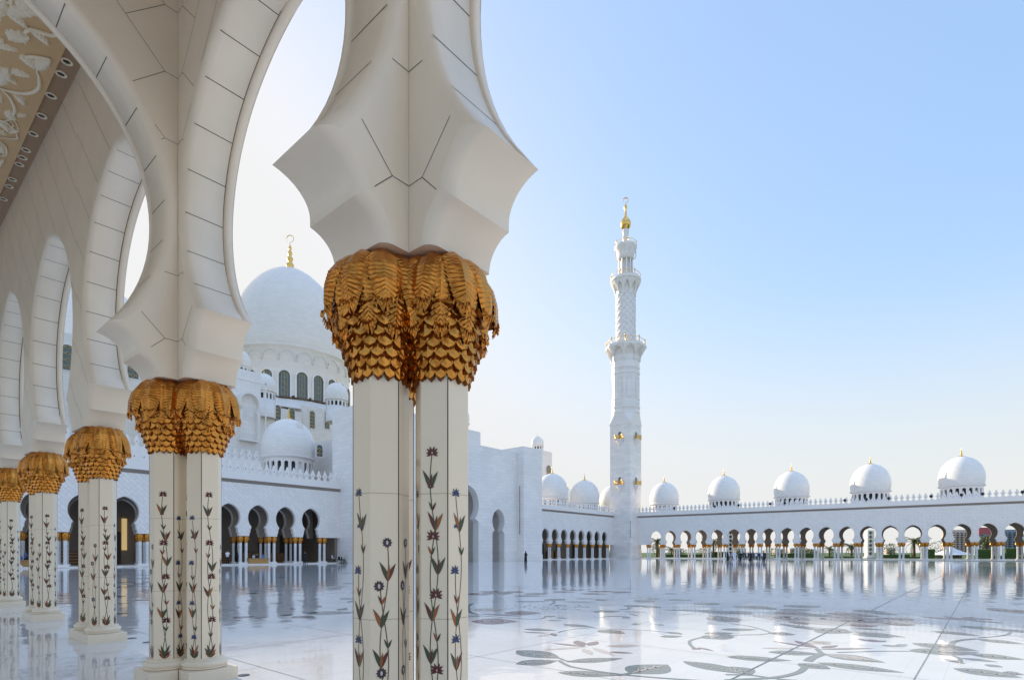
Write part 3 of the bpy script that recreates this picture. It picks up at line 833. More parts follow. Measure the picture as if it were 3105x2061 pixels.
FL(b_, [(10, 810, 530, 840, .40), (0, 885, 210, 950, .5), (580, 860, 830, 908, .42), (720, 855, 1420, 935, .42), (780, 785, 1265, 855, .50), (335, 772, 750, 785, .42), (1450, 765, 2010, 775, .62),
        (1475, 700, 2010, 765, .62), (1930, 788, 2370, 830, .5), (1990, 668, 2370, 710, .45), (1845, 565, 2250, 600, .6), (2170, 600, 2363, 600, .6), (1640, 605, 2030, 645, .45), (1770, 845, 1860, 845, .35),
        (1800, 900, 2350, 975, .5), (2190, 930, 2363, 950, .3), (1370, 710, 1425, 720, .25), (530, 575, 640, 570, 1.1), (700, 590, 1010, 620, 1.0), (1020, 615, 1430, 655, .5), (340, 620, 560, 635, .5), (-60, 640, 70, 650, .5),
        (0, 450, 220, 470, .9), (-60, 510, 100, 510, 1.2), (50, 412, 420, 425, .8), (165, 402, 420, 440, .6), (460, 412, 760, 408, .9), (430, 440, 680, 435, .7), (1000, 445, 1280, 455, .9), (1140, 465, 1380, 472, .5), (1230, 718, 1440, 730, .18),
        (2050, 870, 2200, 892, .2), (1860, 820, 2160, 850, .2), (1000, 580, 1280, 600, .3), (1000, 630, 1340, 660, .3)])
FL(b_, [(200, 485, 1590, 545, 2.4, CR), (370, 455, 760, 480, 1.1, PE), (780, 462, 1230, 490, 1.1, PE), (370, 500, 660, 510, 1.1, PE), (580, 468, 900, 500, .7, 'seam_marble'), (800, 490, 1230, 520, .9, PE), (900, 525, 1250, 535, .7, PE),
        (510, 540, 660, 540, .6, PE), (960, 555, 1200, 568, .6, PE), (1200, 500, 1480, 530, 1.3, PE), (1240, 545, 1510, 558, .6, PE), (2080, 440, 2400, 448, 1.5, PE), (545, 680, 740, 745, .18, PE), (370, 685, 720, 740, .12, PE), (770, 785, 1230, 845, .28, CR),
        (740, 750, 1190, 742, .12, PE), (670, 685, 830, 710, .5, CR), (760, 740, 890, 718, .15, PE), (280, 740, 700, 745, .14, CR), (1540, 492, 1900, 520, .3, PE), (1720, 490, 1900, 515, .2, PE), (1910, 520, 1950, 492, .3, PE), (1920, 520, 2220, 542, .3), (2000, 512, 2110, 508, .3, PE),
        (1040, 665, 1180, 692, .12, PE), (1150, 672, 1190, 692, .2, PE), (1190, 690, 1270, 682, .14, PE)])
for k in range(12):
    FL(b_, [(400+k*22, 497+k*1.2, 408+k*22, 512+k*1.2, .12, 'seam_marble')])
    FL(b_, [(1260+k*20, 505+k*2, 1268+k*20, 530+k*2, .16, CR)])
for f, pts, w in [(a_, [(770, 842), (860, 888), (1000, 915), (1130, 935), (1280, 955), (1500, 975), (1700, 990), (2000, 1010)], .06), (a_, [(1240, 962), (1300, 952), (1360, 940)], .07), (a_, [(780, 825), (830, 845), (900, 850)], .05),
                  (a_, [(700, 400), (730, 388), (735, 372), (700, 365)], .1), (a_, [(1050, 580), (1100, 590), (1500, 605), (1750, 635)], .04), (a_, [(1050, 580), (850, 600), (770, 620)], .04),
                  (a_, [(1850, 745), (1815, 710), (1830, 680), (1950, 650)], .06), (a_, [(140, 480), (60, 455), (55, 410), (90, 390)], .1), (a_, [(150, 485), (450, 510), (620, 512), (660, 497)], .06),
                  (a_, [(1260, 440), (1330, 432), (1345, 415), (1450, 408)], .12), (b_, [(770, 785), (690, 815), (650, 845)], .13), (b_, [(630, 890), (590, 925), (500, 955), (370, 975), (200, 985), (0, 995)], .09), (b_, [(0, 950), (200, 955), (420, 985), (600, 1000)], .06),
                  (b_, [(720, 745), (760, 780), (800, 790)], .08), (b_, [(0, 640), (200, 635), (300, 630), (350, 615), (200, 570), (30, 545)], .05), (b_, [(1990, 665), (1850, 680), (1800, 695), (1790, 720), (1850, 740)], .09), (b_, [(2000, 660), (2200, 640), (2260, 615)], .06),
                  (b_, [(880, 775), (1200, 765), (1450, 765)], .05), (b_, [(1800, 800), (1850, 820), (1860, 845)], .05)]:
    fstem([f(*p) for p in pts], w)
# dotted band round a blossom and the far left floor's small sprigs
rnd = random.Random(3)
for k in range(70):
    X, Y = 330+rnd.random()*680, 400+rnd.random()*38
    FL(a_, [(X, Y, X+14, Y+1, .12)])
for k in range(90):
    py = 1712+rnd.random()**1.6*150; px = rnd.choice([rnd.uniform(665, 1080), rnd.uniform(390, 460), rnd.uniform(120, 180), rnd.uniform(340, 390)])
    L = 10+rnd.random()*45*(1.3-(py-1712)/200)
    fleaf(px, py, px+L, py+rnd.uniform(-1, 2), .35+rnd.random()*.6*max(.2, (1.2-(py-1712)/150)), rnd.choice(['leaf_marble', 'seam_marble', PE, 'leaf_marble', 'seam_marble']), vein=False)
for c in [(925, 1857, 1080, 1856, .75), (850, 1865, 892, 1862, .3), (885, 1868, 955, 1870, .5, PE), (705, 1872, 770, 1868, .4, PE), (775, 1873, 812, 1871, .2), (715, 1880, 735, 1880, .2),
          (823, 1827, 847, 1828, .5, CR), (900, 1820, 925, 1819, .5, CR), (760, 1792, 800, 1790, .4)]:
    fleaf(c[0], c[1], c[2], c[3], c[4], c[5] if len(c) > 5 else 'leaf_marble', vein=False)
for i_f, f in enumerate(mb.f):       # every piece looks up
    a, b, c = (mb.v[k] for k in f[:3])
    if (b-a).cross(c-a).z < 0: f.reverse()
tag(mb.build('floor_inlay'), kind='structure')
for i, (px, py) in enumerate([(738, 2046), (447, 1946), (400, 1934)]):
    mb = MB(); mb.lathe([(.0001, .008), (.06, .008), (.075, .006), (.078, .001)], 'window_dark', 24)
    x, y = gp(px, py)
    tag(mb.build('floor_light', loc=(x, y, 0)), ['round dark floor light just right of the second nearest column base', 'round dark floor light right of the third column plinth', 'small round floor light further back beside the third column plinth'][i], 'floor light', 'lights set into the floor')
# ------------------------------------------------------------------ far arcades
def far_shaft(mb, x, y, zt, r=.185):
    mb.lathe([(r*1.5, .16), (r*1.55, .2), (r*1.15, .27), (r, .3), (r, zt)], 'inlaid_marble', 8, x, y, smooth=False)
def far_cap(mb, x, y, z0, z1, r=.17):
    h = z1-z0
    P_ = [(r*1.05, 0), (r*1.5, .2*h), (r*1.95, .5*h), (r*2.1, .72*h), (r*1.8, .92*h), (r*1.4, h)]
    mb.lathe(P_, 'gold_far', 12, x, y, z0, smooth=False)
    for k in range(9):          # hanging frond tips
        a = 2*pi*k/9
        c, s1 = cos(a), sin(a)
        mb.add([(x+r*1.5*c, y+r*1.5*s1, z1-.02), (x+r*2.35*cos(a-.3), y+r*2.35*sin(a-.3), z0+.62*h), (x+r*2.3*c, y+r*2.3*s1, z0+.36*h), (x+r*2.35*cos(a+.3), y+r*2.35*sin(a+.3), z0+.62*h)], [(0, 1, 2, 3)], 'gold_far')
def far_column_meshes(zcap0, ztop, sep):
    m1 = MB(); m2 = MB()
    for s1 in (-sep, sep):
        far_shaft(m1, s1, 0, zcap0+.1); far_cap(m2, s1, 0, zcap0, ztop)
    m1.bbox(-sep-.3, sep+.3, -.3, .3, 0, .16, 'white_marble', .01)
    return m1.mesh('column'), m2.mesh('capital')
def merlon(mb, u, v, z, s=1.0, tf=None):
    o = [(.26, 0), (.28, .08), (.14, .24), (.18, .36), (.37, .62), (.33, .72), (.2, .86), (.2, .98), (0, 1.40)]
    pts = [(u+x*s, z+y*s) for x, y in o]+[(u-x*s, z+y*s) for x, y in reversed(o[:-1])]
    mb.prism(pts, v-.09*s, v+.09*s, 'white_marble', tf)
    mb.prism([(u-.07*s, z+.52*s), (u, z+.42*s), (u+.07*s, z+.52*s), (u, z+.66*s)], v-.094*s, v-.0902*s, 'interior_wall', tf)
def onion(Rr, fin=1.0):
    return [(a*Rr, b*Rr) for a, b in [(.95, 0), (.98, .10), (1.0, .22), (1.0, .34), (.98, .48), (.935, .62), (.865, .76), (.765, .89), (.64, 1.0), (.48, 1.095), (.30, 1.165), (.13, 1.205), (.0, 1.215)]]
def drum_ring(mb, Rd, z0, z1, n, mat, ow=.55, mat_in='dark_opening', gold=False, depth=.35, both=False):
    """ring wall with n arched openings and a dark core"""
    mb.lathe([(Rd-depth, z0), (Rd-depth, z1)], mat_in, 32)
    h = z1-z0
    for k in range(n):
        a = 2*pi*(k+.5)/n; W = 2*Rd*math.tan(pi/n)
        tf = Matrix.Rotation(a+pi/2, 4, 'Z') @ Matrix.Translation((0, -Rd, 0))
        w = W*ow*.5; ar = [(w*cos(q*pi/8), z0+h*.62+w*sin(q*pi/8)) for q in range(9)]
        o = [(-W/2, z0), (-w, z0), (-w, z0+h*.62)]+[(x, z) for x, z in reversed(ar)][1:]+[(w, z0), (W/2, z0), (W/2, z1), (-W/2, z1)]
        n_ = len(o); tr = tessellate_polygon([[Vector((p[0], p[1], 0)) for p in o]])
        mb.add([(p[0], 0, p[1]) for p in o], [tuple(t) for t in tr], mat, False, tf)
        # reveal
        rv = o[1:-3]
        vs = [(p[0], 0, p[1]) for p in rv]+[(p[0], depth*.9, p[1]) for p in rv]
        m_ = len(rv); mb.add(vs, [(i, i+1, m_+i+1, m_+i) for i in range(m_-1)], mat, False, tf)
def finial(mb, z, s, n=12, cap=True):
    P_ = [(1.0, 0), (.98, .06), (.55, .22), (.26, .40), (.18, .55), (.24, .72), (.30, .85), (.22, 1.0), (.12, 1.08), (.20, 1.22), (.22, 1.32), (.13, 1.48), (.08, 1.55), (.15, 1.68), (.15, 1.78), (.07, 1.92), (.11, 2.02), (.05, 2.2), (.02, 2.6), (.0, 2.7)]
    mb.lathe([(a*s, b*s) for a, b in P_], 'gold', n, 0, 0, z)
def dome_on(parent_name, x, y, zb, Rr, drumh, label=None, group=None, zfoot=None, parent=None, nwin=20, mat='dome_marble', fs=1.15, hs=1.27):
    r_ = SY_*x-CY_*y; d_0 = CY_*x+SY_*y; ct = d_0/sqrt(r_*r_+d_0*d_0); drumh = drumh*1.0
    Rr *= ct
    d = thing('dome', label, 'dome', (x, y, 0), 0, group) if parent is None else place('dome', None, parent, (x, y, 0))
    mb = MB(); mb.lathe([(a, b*hs) for a, b in onion(Rr)], mat, 48, 0, 0, zb); mb.build('dome_shell', d)
    mb = MB()
    mb.lathe([(Rr*.90, zb-.10*Rr), (Rr*.98, zb-.09*Rr), (Rr*1.015, zb-.055*Rr), (Rr*1.015, zb-.02*Rr), (Rr*.94, zb)], 'white_marble', 48)
    drum_ring(mb, Rr*.90, zb-.10*Rr-drumh, zb-.10*Rr, nwin, 'white_marble')
    zf = zfoot if zfoot is not None else zb-.10*Rr-drumh-1
    mb.lathe([(Rr*.92, zf), (Rr*.92, zb-.10*Rr-drumh+.05)], 'white_marble', 40)
    mb.build('drum', d)
    mb = MB(); finial(mb, zb+Rr*1.195*hs, Rr*.16*fs); mb.build('finial', d)
    return d
def arcade(name, label, loc, rz, centers, Sp, P, zwall, depth, backwall, merl=.95, v_extra=0, ucap=(None, None), col_mesh=None, innerrow=False):
    t = thing(name, label, 'arcade', loc, rz)
    prof = [(0, .05), (.05, 0), (.62, 0), (.66, .05)]
    prof2 = [(-.0, 0), (.6, 0)]
    piers = [centers[0]-Sp/2+Sp*i for i in range(len(centers)+1)]
    uA = ucap[0] if ucap[0] is not None else piers[0]; uB = ucap[1] if ucap[1] is not None else piers[-1]
    mb = MB()
    for a in piers[:-1]:
        arch_bay(mb, a, Sp, P, zwall, prof, 'facade_chevron', 'white_marble', n=12, nc=4)
    if uA < piers[0]-.01: mb.box(uA, piers[0], 0, .66, P.z0, zwall, 'facade_chevron')
    if uB > piers[-1]+.01: mb.box(piers[-1], uB, 0, .66, P.z0, zwall, 'facade_chevron')
    mb.build('front_wall', t)
    mb = MB()
    if backwall is None:
        mb2 = MB()
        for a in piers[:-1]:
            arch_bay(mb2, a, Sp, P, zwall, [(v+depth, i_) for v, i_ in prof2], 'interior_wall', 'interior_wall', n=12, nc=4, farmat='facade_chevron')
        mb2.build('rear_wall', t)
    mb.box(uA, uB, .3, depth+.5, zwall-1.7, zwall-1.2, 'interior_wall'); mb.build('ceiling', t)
    mb = MB(); mb.box(uA, uB, -.28, .66+.2, zwall+.003, zwall+.95, 'white_marble'); mb.add([(uA, -.004, zwall-.42), (uB, -.004, zwall-.42), (uB, -.27, zwall+.0), (uA, -.27, zwall+.0)], [(0, 1, 2, 3)], 'interior_wall')  # cove quad coloured dark to stand for the shade under the fascia
    mb.build('cornice', t)
    mb = MB(); u = uA+.5
    while u < uB-.3: merlon(mb, u, -.12, zwall+.95); u += merl
    mb.build('battlement', t)
    mb = MB(); mb.box(uA, uB, .9, depth+.8, zwall-.6, zwall+.5, 'white_marble'); mb.build('roof', t)
    mb = MB(); mb.box(uA, uB, -.75, depth+1.0, .009, .13, 'white_marble'); mb.build('step', t)
    cm, cc = col_mesh
    for row, v in ((0, .33), (1, depth+.3)) if backwall is None or innerrow else ((0, .33),):
        for pu in piers:
            c = place('column', cm, t, (pu, v, .13)); place('capital', cc, c)
    return t, piers
CM = far_column_meshes(2.62, 3.5, .30)
CM_L = far_column_meshes(2.72, 3.62, .36)
# left arcade facing us: local x=+X, local y=+Y
P_L = Prm(.66, .80, .98, .50, 6.15, 1.18, 3.74, .07)
c_l = [41.5-3.75*n for n in range(12, -1, -1)]
YF = 73.4
lt, lp = arcade('left_arcade', 'white arcade of keyhole arches with pointed battlement behind the near columns at left', (0, YF, 0), 0, c_l, 3.75, P_L, 11.0, 9.5, True, ucap=(None, 46.2), col_mesh=CM_L)
# inner arches, back wall, doors, shelves
mb = MB()
for a in lp[:-1:1]:
    arch_bay(mb, a+1.0, 3.75, P_L, 9.6, [(4.6, .03), (4.63, 0), (5.2, 0)], 'interior_wall', 'white_marble', n=10, nc=3)
mb.build('inner_arches', lt)
for a in lp[:-1]:
    c = place('column', CM_L[0], lt, (a+1.0, 4.9, .13)); place('capital', CM_L[1], c)
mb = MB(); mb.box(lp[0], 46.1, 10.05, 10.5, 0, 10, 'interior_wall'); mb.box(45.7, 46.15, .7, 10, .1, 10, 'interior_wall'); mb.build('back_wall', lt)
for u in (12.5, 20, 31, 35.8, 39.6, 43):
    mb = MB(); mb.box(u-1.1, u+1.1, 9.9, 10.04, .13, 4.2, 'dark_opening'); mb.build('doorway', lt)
for u, w_ in ((15.5, 3.0), (24.5, 3.4), (28.6, 2.0), (37.8, 2.0)):
    mb = MB(); mb.box(u-w_/2, u+w_/2, 9.2, 9.85, .13, 1.75, 'wood')
    for k in range(4): mb.box(u-w_/2+.05, u+w_/2-.05, 9.12, 9.2, .35+k*.38, .45+k*.38, 'light_wood')
    mb.build('shoe_shelf', lt)
for u in (28.3, 32.0, 36.0, 40.0):
    mb = MB(); mb.box(u-1.25, u+1.25, 6.6, 7.2, .13, 1.55, 'wood')
    for k in range(4): mb.box(u-1.2, u+1.2, 6.52, 6.6, .32+k*.33, .38+k*.33, 'light_wood')
    mb.build('wooden_bench', lt)
mb = MB(); mb.box(21.2, 21.7, 9.7, 10.03, 1.9, 5.9, 'screen_sun_glow'); mb.build('sun_glow_screen', lt)
# arcade right of the portal, same wall line
P_R = Prm(.60, .74, .92, .47, 5.35, 1.12, 3.55, .07)
c_m = [96.8+3.51*n for n in range(-1, 8)]
mt, mp_ = arcade('middle_arcade', 'shaded white arcade of eight keyhole arches between the portal and the minaret', (0, YF, 0), 0, c_m, 3.51, P_R, 11.0, 8.5, None, ucap=(85.0, 125.7), col_mesh=CM)
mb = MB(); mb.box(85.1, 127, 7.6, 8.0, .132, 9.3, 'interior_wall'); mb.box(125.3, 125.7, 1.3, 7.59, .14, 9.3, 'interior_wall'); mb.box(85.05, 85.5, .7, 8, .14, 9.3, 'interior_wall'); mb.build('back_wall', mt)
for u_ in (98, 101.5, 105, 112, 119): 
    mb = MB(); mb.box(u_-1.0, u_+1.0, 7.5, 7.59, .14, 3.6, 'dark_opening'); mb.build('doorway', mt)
for u_ in (107.5, 110.8): 
    mb = MB(); mb.box(u_-.9, u_+.9, 6.6, 7.1, .14, 2.0, 'light_wood'); mb.build('wooden_screen', mt)
# right arcade
RZ = R(-90+5.5); OX, OY = 129.4, 68.9
ux, uy = cos(RZ), sin(RZ)
def u_of(px):
    k = (px-CX)/F
    # point = O + u*(ux,uy); r/d = k
    A0 = (SY_*OX-CY_*OY)-k*(CY_*OX+SY_*OY); A1 = (SY_*ux-CY_*uy)-k*(CY_*ux+SY_*uy)
    return -A0/A1
pxs = [1987.6, 2030.8, 2075.2, 2123, 2170.4, 2221, 2272, 2326, 2382.5, 2441, 2500, 2562, 2627.7, 2695, 2765, 2838, 2914.7, 2993.9, 3078]
uu = [u_of(p) for p in pxs]
Sp = (uu[-1]-uu[0])/(len(uu)-1)
print('RIGHT ARCADE spacing', Sp, [round(u-(uu[0]+Sp*i), 2) for i, u in enumerate(uu)])
c_r = [uu[0]+Sp*i for i in range(len(uu)+5)]
rt, rp = arcade('right_arcade', 'long white arcade with domes on its roof, right of the minaret, gardens seen through it', (OX, OY, 0), RZ, c_r, Sp, P_R, 10.9, 9.3, None, ucap=(-.6, None), col_mesh=CM)
# roof lamps on the cornice of the right arcade
u = 3
k = 0
for px in (2045, 2168, 2240, 2336, 2380, 2562, 2627, 2695, 2823, 2915, 2979, 3100):
    u = u_of(px); mb = MB()
    mb.lathe([(.05, 0), (.05, .35), (.22, .45), (.30, .68), (.22, .9), (.0, .98)], 'lamp_black', 8); mb.build('roof_lamp', rt, loc=(u, -.45+.3, 11.85))
DL = ['white dome nearest the minaret on the right arcade, with the patterned shadow', 'second white dome to the right of the minaret', 'third white dome right of the minaret, middle of the five', 'fourth dome from the minaret, second largest in view', 'largest and rightmost white dome on the right arcade']
for i, (px, wpx, yb) in enumerate([(2014, 90, 1527), (2195, 100, 1513), (2400, 112, 1504), (2639, 129, 1488), (2915, 149, 1471)]):
    u = u_of(px); wx, wy = OX+u*ux, OY+u*uy
    d = dep(wx, wy)+5.0
    x, y = at(px, d)
    Rr = wpx/2*d/F*.985
    zb = zat(yb, d)
    dome_on('d', x, y, zb, Rr, Rr*.40, DL[i], 'domes along the right arcade roof', zfoot=10.5)
# second row of domes over the middle arcade
for px, wpx, yb, L_, dd in [(1673.6, 98, 1510, 'first dome on the middle arcade, beside the portal pylon', 7), (1772.7, 90, 1524, 'second dome on the middle arcade, left of the minaret', 7), (1860, 86, 1536, 'sunlit dome half hidden behind the minaret base', 26), (1722, 60, 1528, 'sliver of sunlit dome between the two middle arcade domes', 30)]:
    k = (px-CX)/F; x = onY(px, YF); d = dep(x, YF)+dd; x, y = at(px, d); Rr = wpx/2*d/F
    dome_on('d', x, y, zat(yb, d), Rr, Rr*.4, L_, 'domes over the middle arcade', zfoot=10.0)
# ------------------------------------------------------------------ minaret
MX, MY = 128.5, 71.5
mn = thing('minaret', 'tall white minaret with golden balconies and gold bulb at the courtyard corner', 'minaret', (MX, MY, 0))
ms = 2.9; ZS = 34.2
mb = MB(); mb.box(-ms, ms, -ms, ms, .009, ZS, 'tower_slab'); mb.box(-ms-.12, ms+.12, -ms-.12, ms+.12, ZS, ZS+.35, 'white_marble'); mb.box(-ms-.1, ms+.1, -ms-.1, ms+.1, .01, 2.2, 'tower_slab')
mb.build('square_tower', mn)
RO = 3.55
A8 = pi/8
mb = MB()
oc = [(RO*cos(A8+pi/4*k), RO*sin(A8+pi/4*k)) for k in range(8)]
# broached transition square -> octagon
sq = []
q = ms+.1
for k in range(8):
    x, y = oc[k]; sq.append((max(-q, min(q, x*9)), max(-q, min(q, y*9))) if False else ((q if x > 0 else -q), (q if y > 0 else -q)))
vs = [(p[0], p[1], ZS+.35) for p in sq]+[(p[0], p[1], 37.2) for p in oc]
mb.add(vs, [(k, (k+1) % 8, 8+(k+1) % 8, 8+k) for k in range(8)], 'white_marble')
mb.build('broach', mn)
mb = MB()
mb.lathe([(RO, 37.2), (RO*1.04, 37.3), (RO*1.04, 37.7), (RO, 37.8), (RO, 38.4), (RO*1.04, 38.5), (RO*1.04, 38.9), (RO, 39.0), (RO, 40.6), (RO*1.03, 40.7), (RO*1.03, 41.0), (RO, 41.1), (RO, 47.2), (RO*1.04, 47.3), (RO*1.04, 47.6), (RO, 47.7), (RO, 48.6), (RO*1.04, 48.7), (RO*1.04, 49.0), (RO, 49.1), (RO, 51.2), (RO, 53.98), (RO*1.48, 54.1), (RO*1.48, 54.7), (RO*1.46, 54.75)], 'tower_slab', 8, a0=A8, smooth=False)
mb.build('octagon_shaft', mn)
def blind(mb, Rr, n, z0, z1, w, a0, mat, out=.03, horse=False):
    for k in range(n):
        tf = Matrix.Rotation(a0+2*pi*k/n+pi/2, 4, 'Z') @ Matrix.Translation((0, -Rr, 0))
        ar = [(w*cos(q*pi/8), z1-w+w*sin(q*pi/8)) for q in range(9)]
        o = [(-w, z0), (w, z0)]+ar
        i_ = [(x*.82, z0+.15 if z == z0 else z-.12) for x, z in o]
        n_ = len(o); vs = [(x, -out, z) for x, z in o]+[(x, -out*.2, z) for x, z in i_]
        mb.add(vs, [(j, (j+1) % n_, n_+(j+1) % n_, n_+j) for j in range(n_)], 'white_marble', False, tf)
mb = MB(); RA = RO*cos(A8)
blind(mb, RA, 8, 41.3, 46.4, .72, 0, 'tower_slab', .14)
mb.build('blind_arch', mn)
# corbel niches under the big balcony
mb = MB()
for k in range(8):
    tf = Matrix.Rotation(2*pi*k/8+pi/2, 4, 'Z')
    o = [(-1.0, 50.6), (-1.35, 51.6), (-1.35, 52.3), (-1.1, 53.2), (-.6, 53.8), (0, 54.05), (.6, 53.8), (1.1, 53.2), (1.35, 52.3), (1.35, 51.6), (1.0, 50.6)]
    # proud spandrel plates leaving a niche: build as arch shaped frame
    vs = []; Rf = RO*1.47*cos(A8)
    out_ = [(-1.42, 50.6), (-1.55, 51.8), (-1.85, 52.9), (-2.0, 54.1), (-1.0, 54.1), (0, 54.1), (1.0, 54.1), (2.0, 54.1), (1.85, 52.9), (1.55, 51.8), (1.42, 50.6)]
    def rr(z): return RA*(1.02 if z < 51.2 else 1.02+.45*((z-51.2)/2.9)**1.6)+.05
    vs = [(x, -rr(z)-.12, z) for x, z in o]+[(x*1.0, -rr(z)-.12, z) for x, z in out_]
    n_ = len(o); mb.add(vs, [(j, j+1, n_+j+1, n_+j) for j in range(n_-1)], 'white_marble', False, tf)
    vs = [(x, -rr(z)-.12, z) for x, z in o]+[(x, -RA-.02, z) for x, z in o]
    mb.add(vs, [(j, j+1, n_+j+1, n_+j) for j in range(n_-1)], 'white_marble', False, tf)
mb.build('corbel_arches', mn)
def railing(name, Rr, z, h, n, sides=0):
    m = MB()
    m.lathe([(Rr-.05, z+h*.80), (Rr+.05, z+h*.80), (Rr+.05, z+h*.86), (Rr-.05, z+h*.86), (Rr-.05, z+h*.80)], 'gold', sides or 24, a0=A8 if sides else 0, smooth=False)
    m.lathe([(Rr-.03, z+h*.08), (Rr+.03, z+h*.08), (Rr+.03, z+h*.11), (Rr-.03, z+h*.11), (Rr-.03, z+h*.08)], 'gold', sides or 24, a0=A8 if sides else 0, smooth=False)
    for k in range(n):
        a = 2*pi*(k+.5)/n+(A8 if sides else 0)
        rr_ = Rr
        if sides:
            b = (a-A8) % (2*pi/sides)-pi/sides; rr_ = Rr*cos(pi/sides)/cos(b)
        if k % 4 == 0: m.lathe([(.11, 0), (.11, h), (.16, h*1.05), (.1, h*1.18), (0, h*1.3)], 'gold', 6, rr_*cos(a), rr_*sin(a), z)
        else:
            m.lathe([(.025, 0), (.025, h*.85)], 'gold', 4, rr_*cos(a), rr_*sin(a), z)
    return m.build('balcony_railing', mn)
railing('r', RO*1.42, 54.75, 1.4, 32, 8)
# lattice cylinder
RCy = 2.48
mb = MB(); mb.lathe([(RCy+.25, 54.75), (RCy+.2, 55.3), (RCy, 55.6), (RCy, 68.2), (RCy, 71.2), (RCy*1.55, 71.3), (RCy*1.58, 71.6), (RCy*1.58, 72.1), (RCy*1.5, 72.15)], 'white_marble', 40); mb.build('round_shaft', mn)
mb = MB()
nh = 9
for sgn in (1, -1):
    for k in range(nh):
        pts = []
        for i in range(25):
            z = 55.8+12.6*i/24; a = 2*pi*k/nh+sgn*(z-55.8)*.42
            pts.append(((RCy+.02)*cos(a), (RCy+.02)*sin(a), z))
        mb.tube(pts, .11, 'white_marble', 5)
mb.build('lattice_band', mn)
mb = MB()
for k in range(10):
    tf = Matrix.Rotation(2*pi*k/10+pi/2, 4, 'Z')
    def rr2(z): return RCy*(1.0 if z < 68.2 else 1+.55*((z-68.2)/3.2)**1.4)+.10
    o = [(-.45, 67.8), (-.62, 68.6), (-.6, 69.6), (-.35, 70.4), (0, 70.8), (.35, 70.4), (.6, 69.6), (.62, 68.6), (.45, 67.8)]
    out_ = [(-.84, 67.6), (-.87, 68.6), (-1.02, 69.8), (-1.27, 71.25), (0, 71.25), (1.27, 71.25), (1.02, 69.8), (.87, 68.6), (.84, 67.6)]
    n_ = len(o); mb.add([(x, -rr2(z), z) for x, z in o]+[(x, -rr2(z)*cos(x/rr2(z)), z) for x, z in out_], [(j, j+1, n_+j+1, n_+j) for j in range(n_-1)], 'white_marble', False, tf)
    mb.add([(x, -rr2(z), z) for x, z in o]+[(x, -RCy*.97, z) for x, z in o], [(j, j+1, n_+j+1, n_+j) for j in range(n_-1)], 'white_marble', False, tf)
mb.build('corbel_arches', mn)
railing('r', RCy*1.5, 72.15, 1.2, 24)
mb = MB(); mb.lathe([(1.35, 72.1), (1.35, 77.6)], 'white_marble', 24)
for k in range(10):
    a = 2*pi*k/10; mb.lathe([(.28, 72.1), (.24, 72.5), (.2, 77.0), (.32, 77.5)], 'white_marble', 8, 1.72*cos(a), 1.72*sin(a))
mb.lathe([(2.0, 77.3), (2.1, 77.5), (2.15, 78.2), (2.4, 79.2), (2.75, 80.0), (2.9, 80.3), (2.9, 80.7), (2.8, 80.75)], 'white_marble', 32, capb=True)
mb.build('colonnade', mn)
mb = MB(); blind(mb, 2.5, 10, 78.0, 80.2, .55, 0, 'white_marble', .16); mb.build('blind_arch', mn)
railing('r', 2.75, 80.75, 1.0, 20)
mb = MB(); mb.lathe([(.9, 80.7), (.62, 81.4), (.6, 81.9), (.85, 82.6), (.92, 83.0), (.7, 83.6), (.78, 84.2), (.92, 84.7), (.7, 85.2), (.65, 85.3)], 'white_marble', 20); mb.build('lantern_stem', mn)
mb = MB(); mb.lathe([(.6, 85.2), (1.0, 85.5), (1.3, 86.1), (1.35, 86.8), (1.15, 87.5), (.7, 88.1), (.35, 88.5), (.28, 89.5), (.22, 90.2), (.38, 90.7), (.42, 91.1), (.25, 91.6), (.08, 92.0), (0, 92.3)], 'gold', 20)
def crescent(mb, z, r, th, ang):
    pts = [(r*sin(q)*cos(ang), r*sin(q)*sin(ang), z+r-r*cos(q)*1.0) for q in [R(a) for a in range(170+15, 170+15-340, -12)]]
    pts = []
    rad = []
    for i in range(29):
        q = R(200)+R(320)*i/28
        pts.append((r*cos(q+R(70))*cos(ang), r*cos(q+R(70))*sin(ang), z+r+r*sin(q+R(70)))); rad.append(th*(.25+.75*sin(pi*i/28)))
    mb.tube(pts, rad, 'gold', 6)
crescent(mb, 92.2, .62, .14, -R(49))
mb.build('finial', mn)
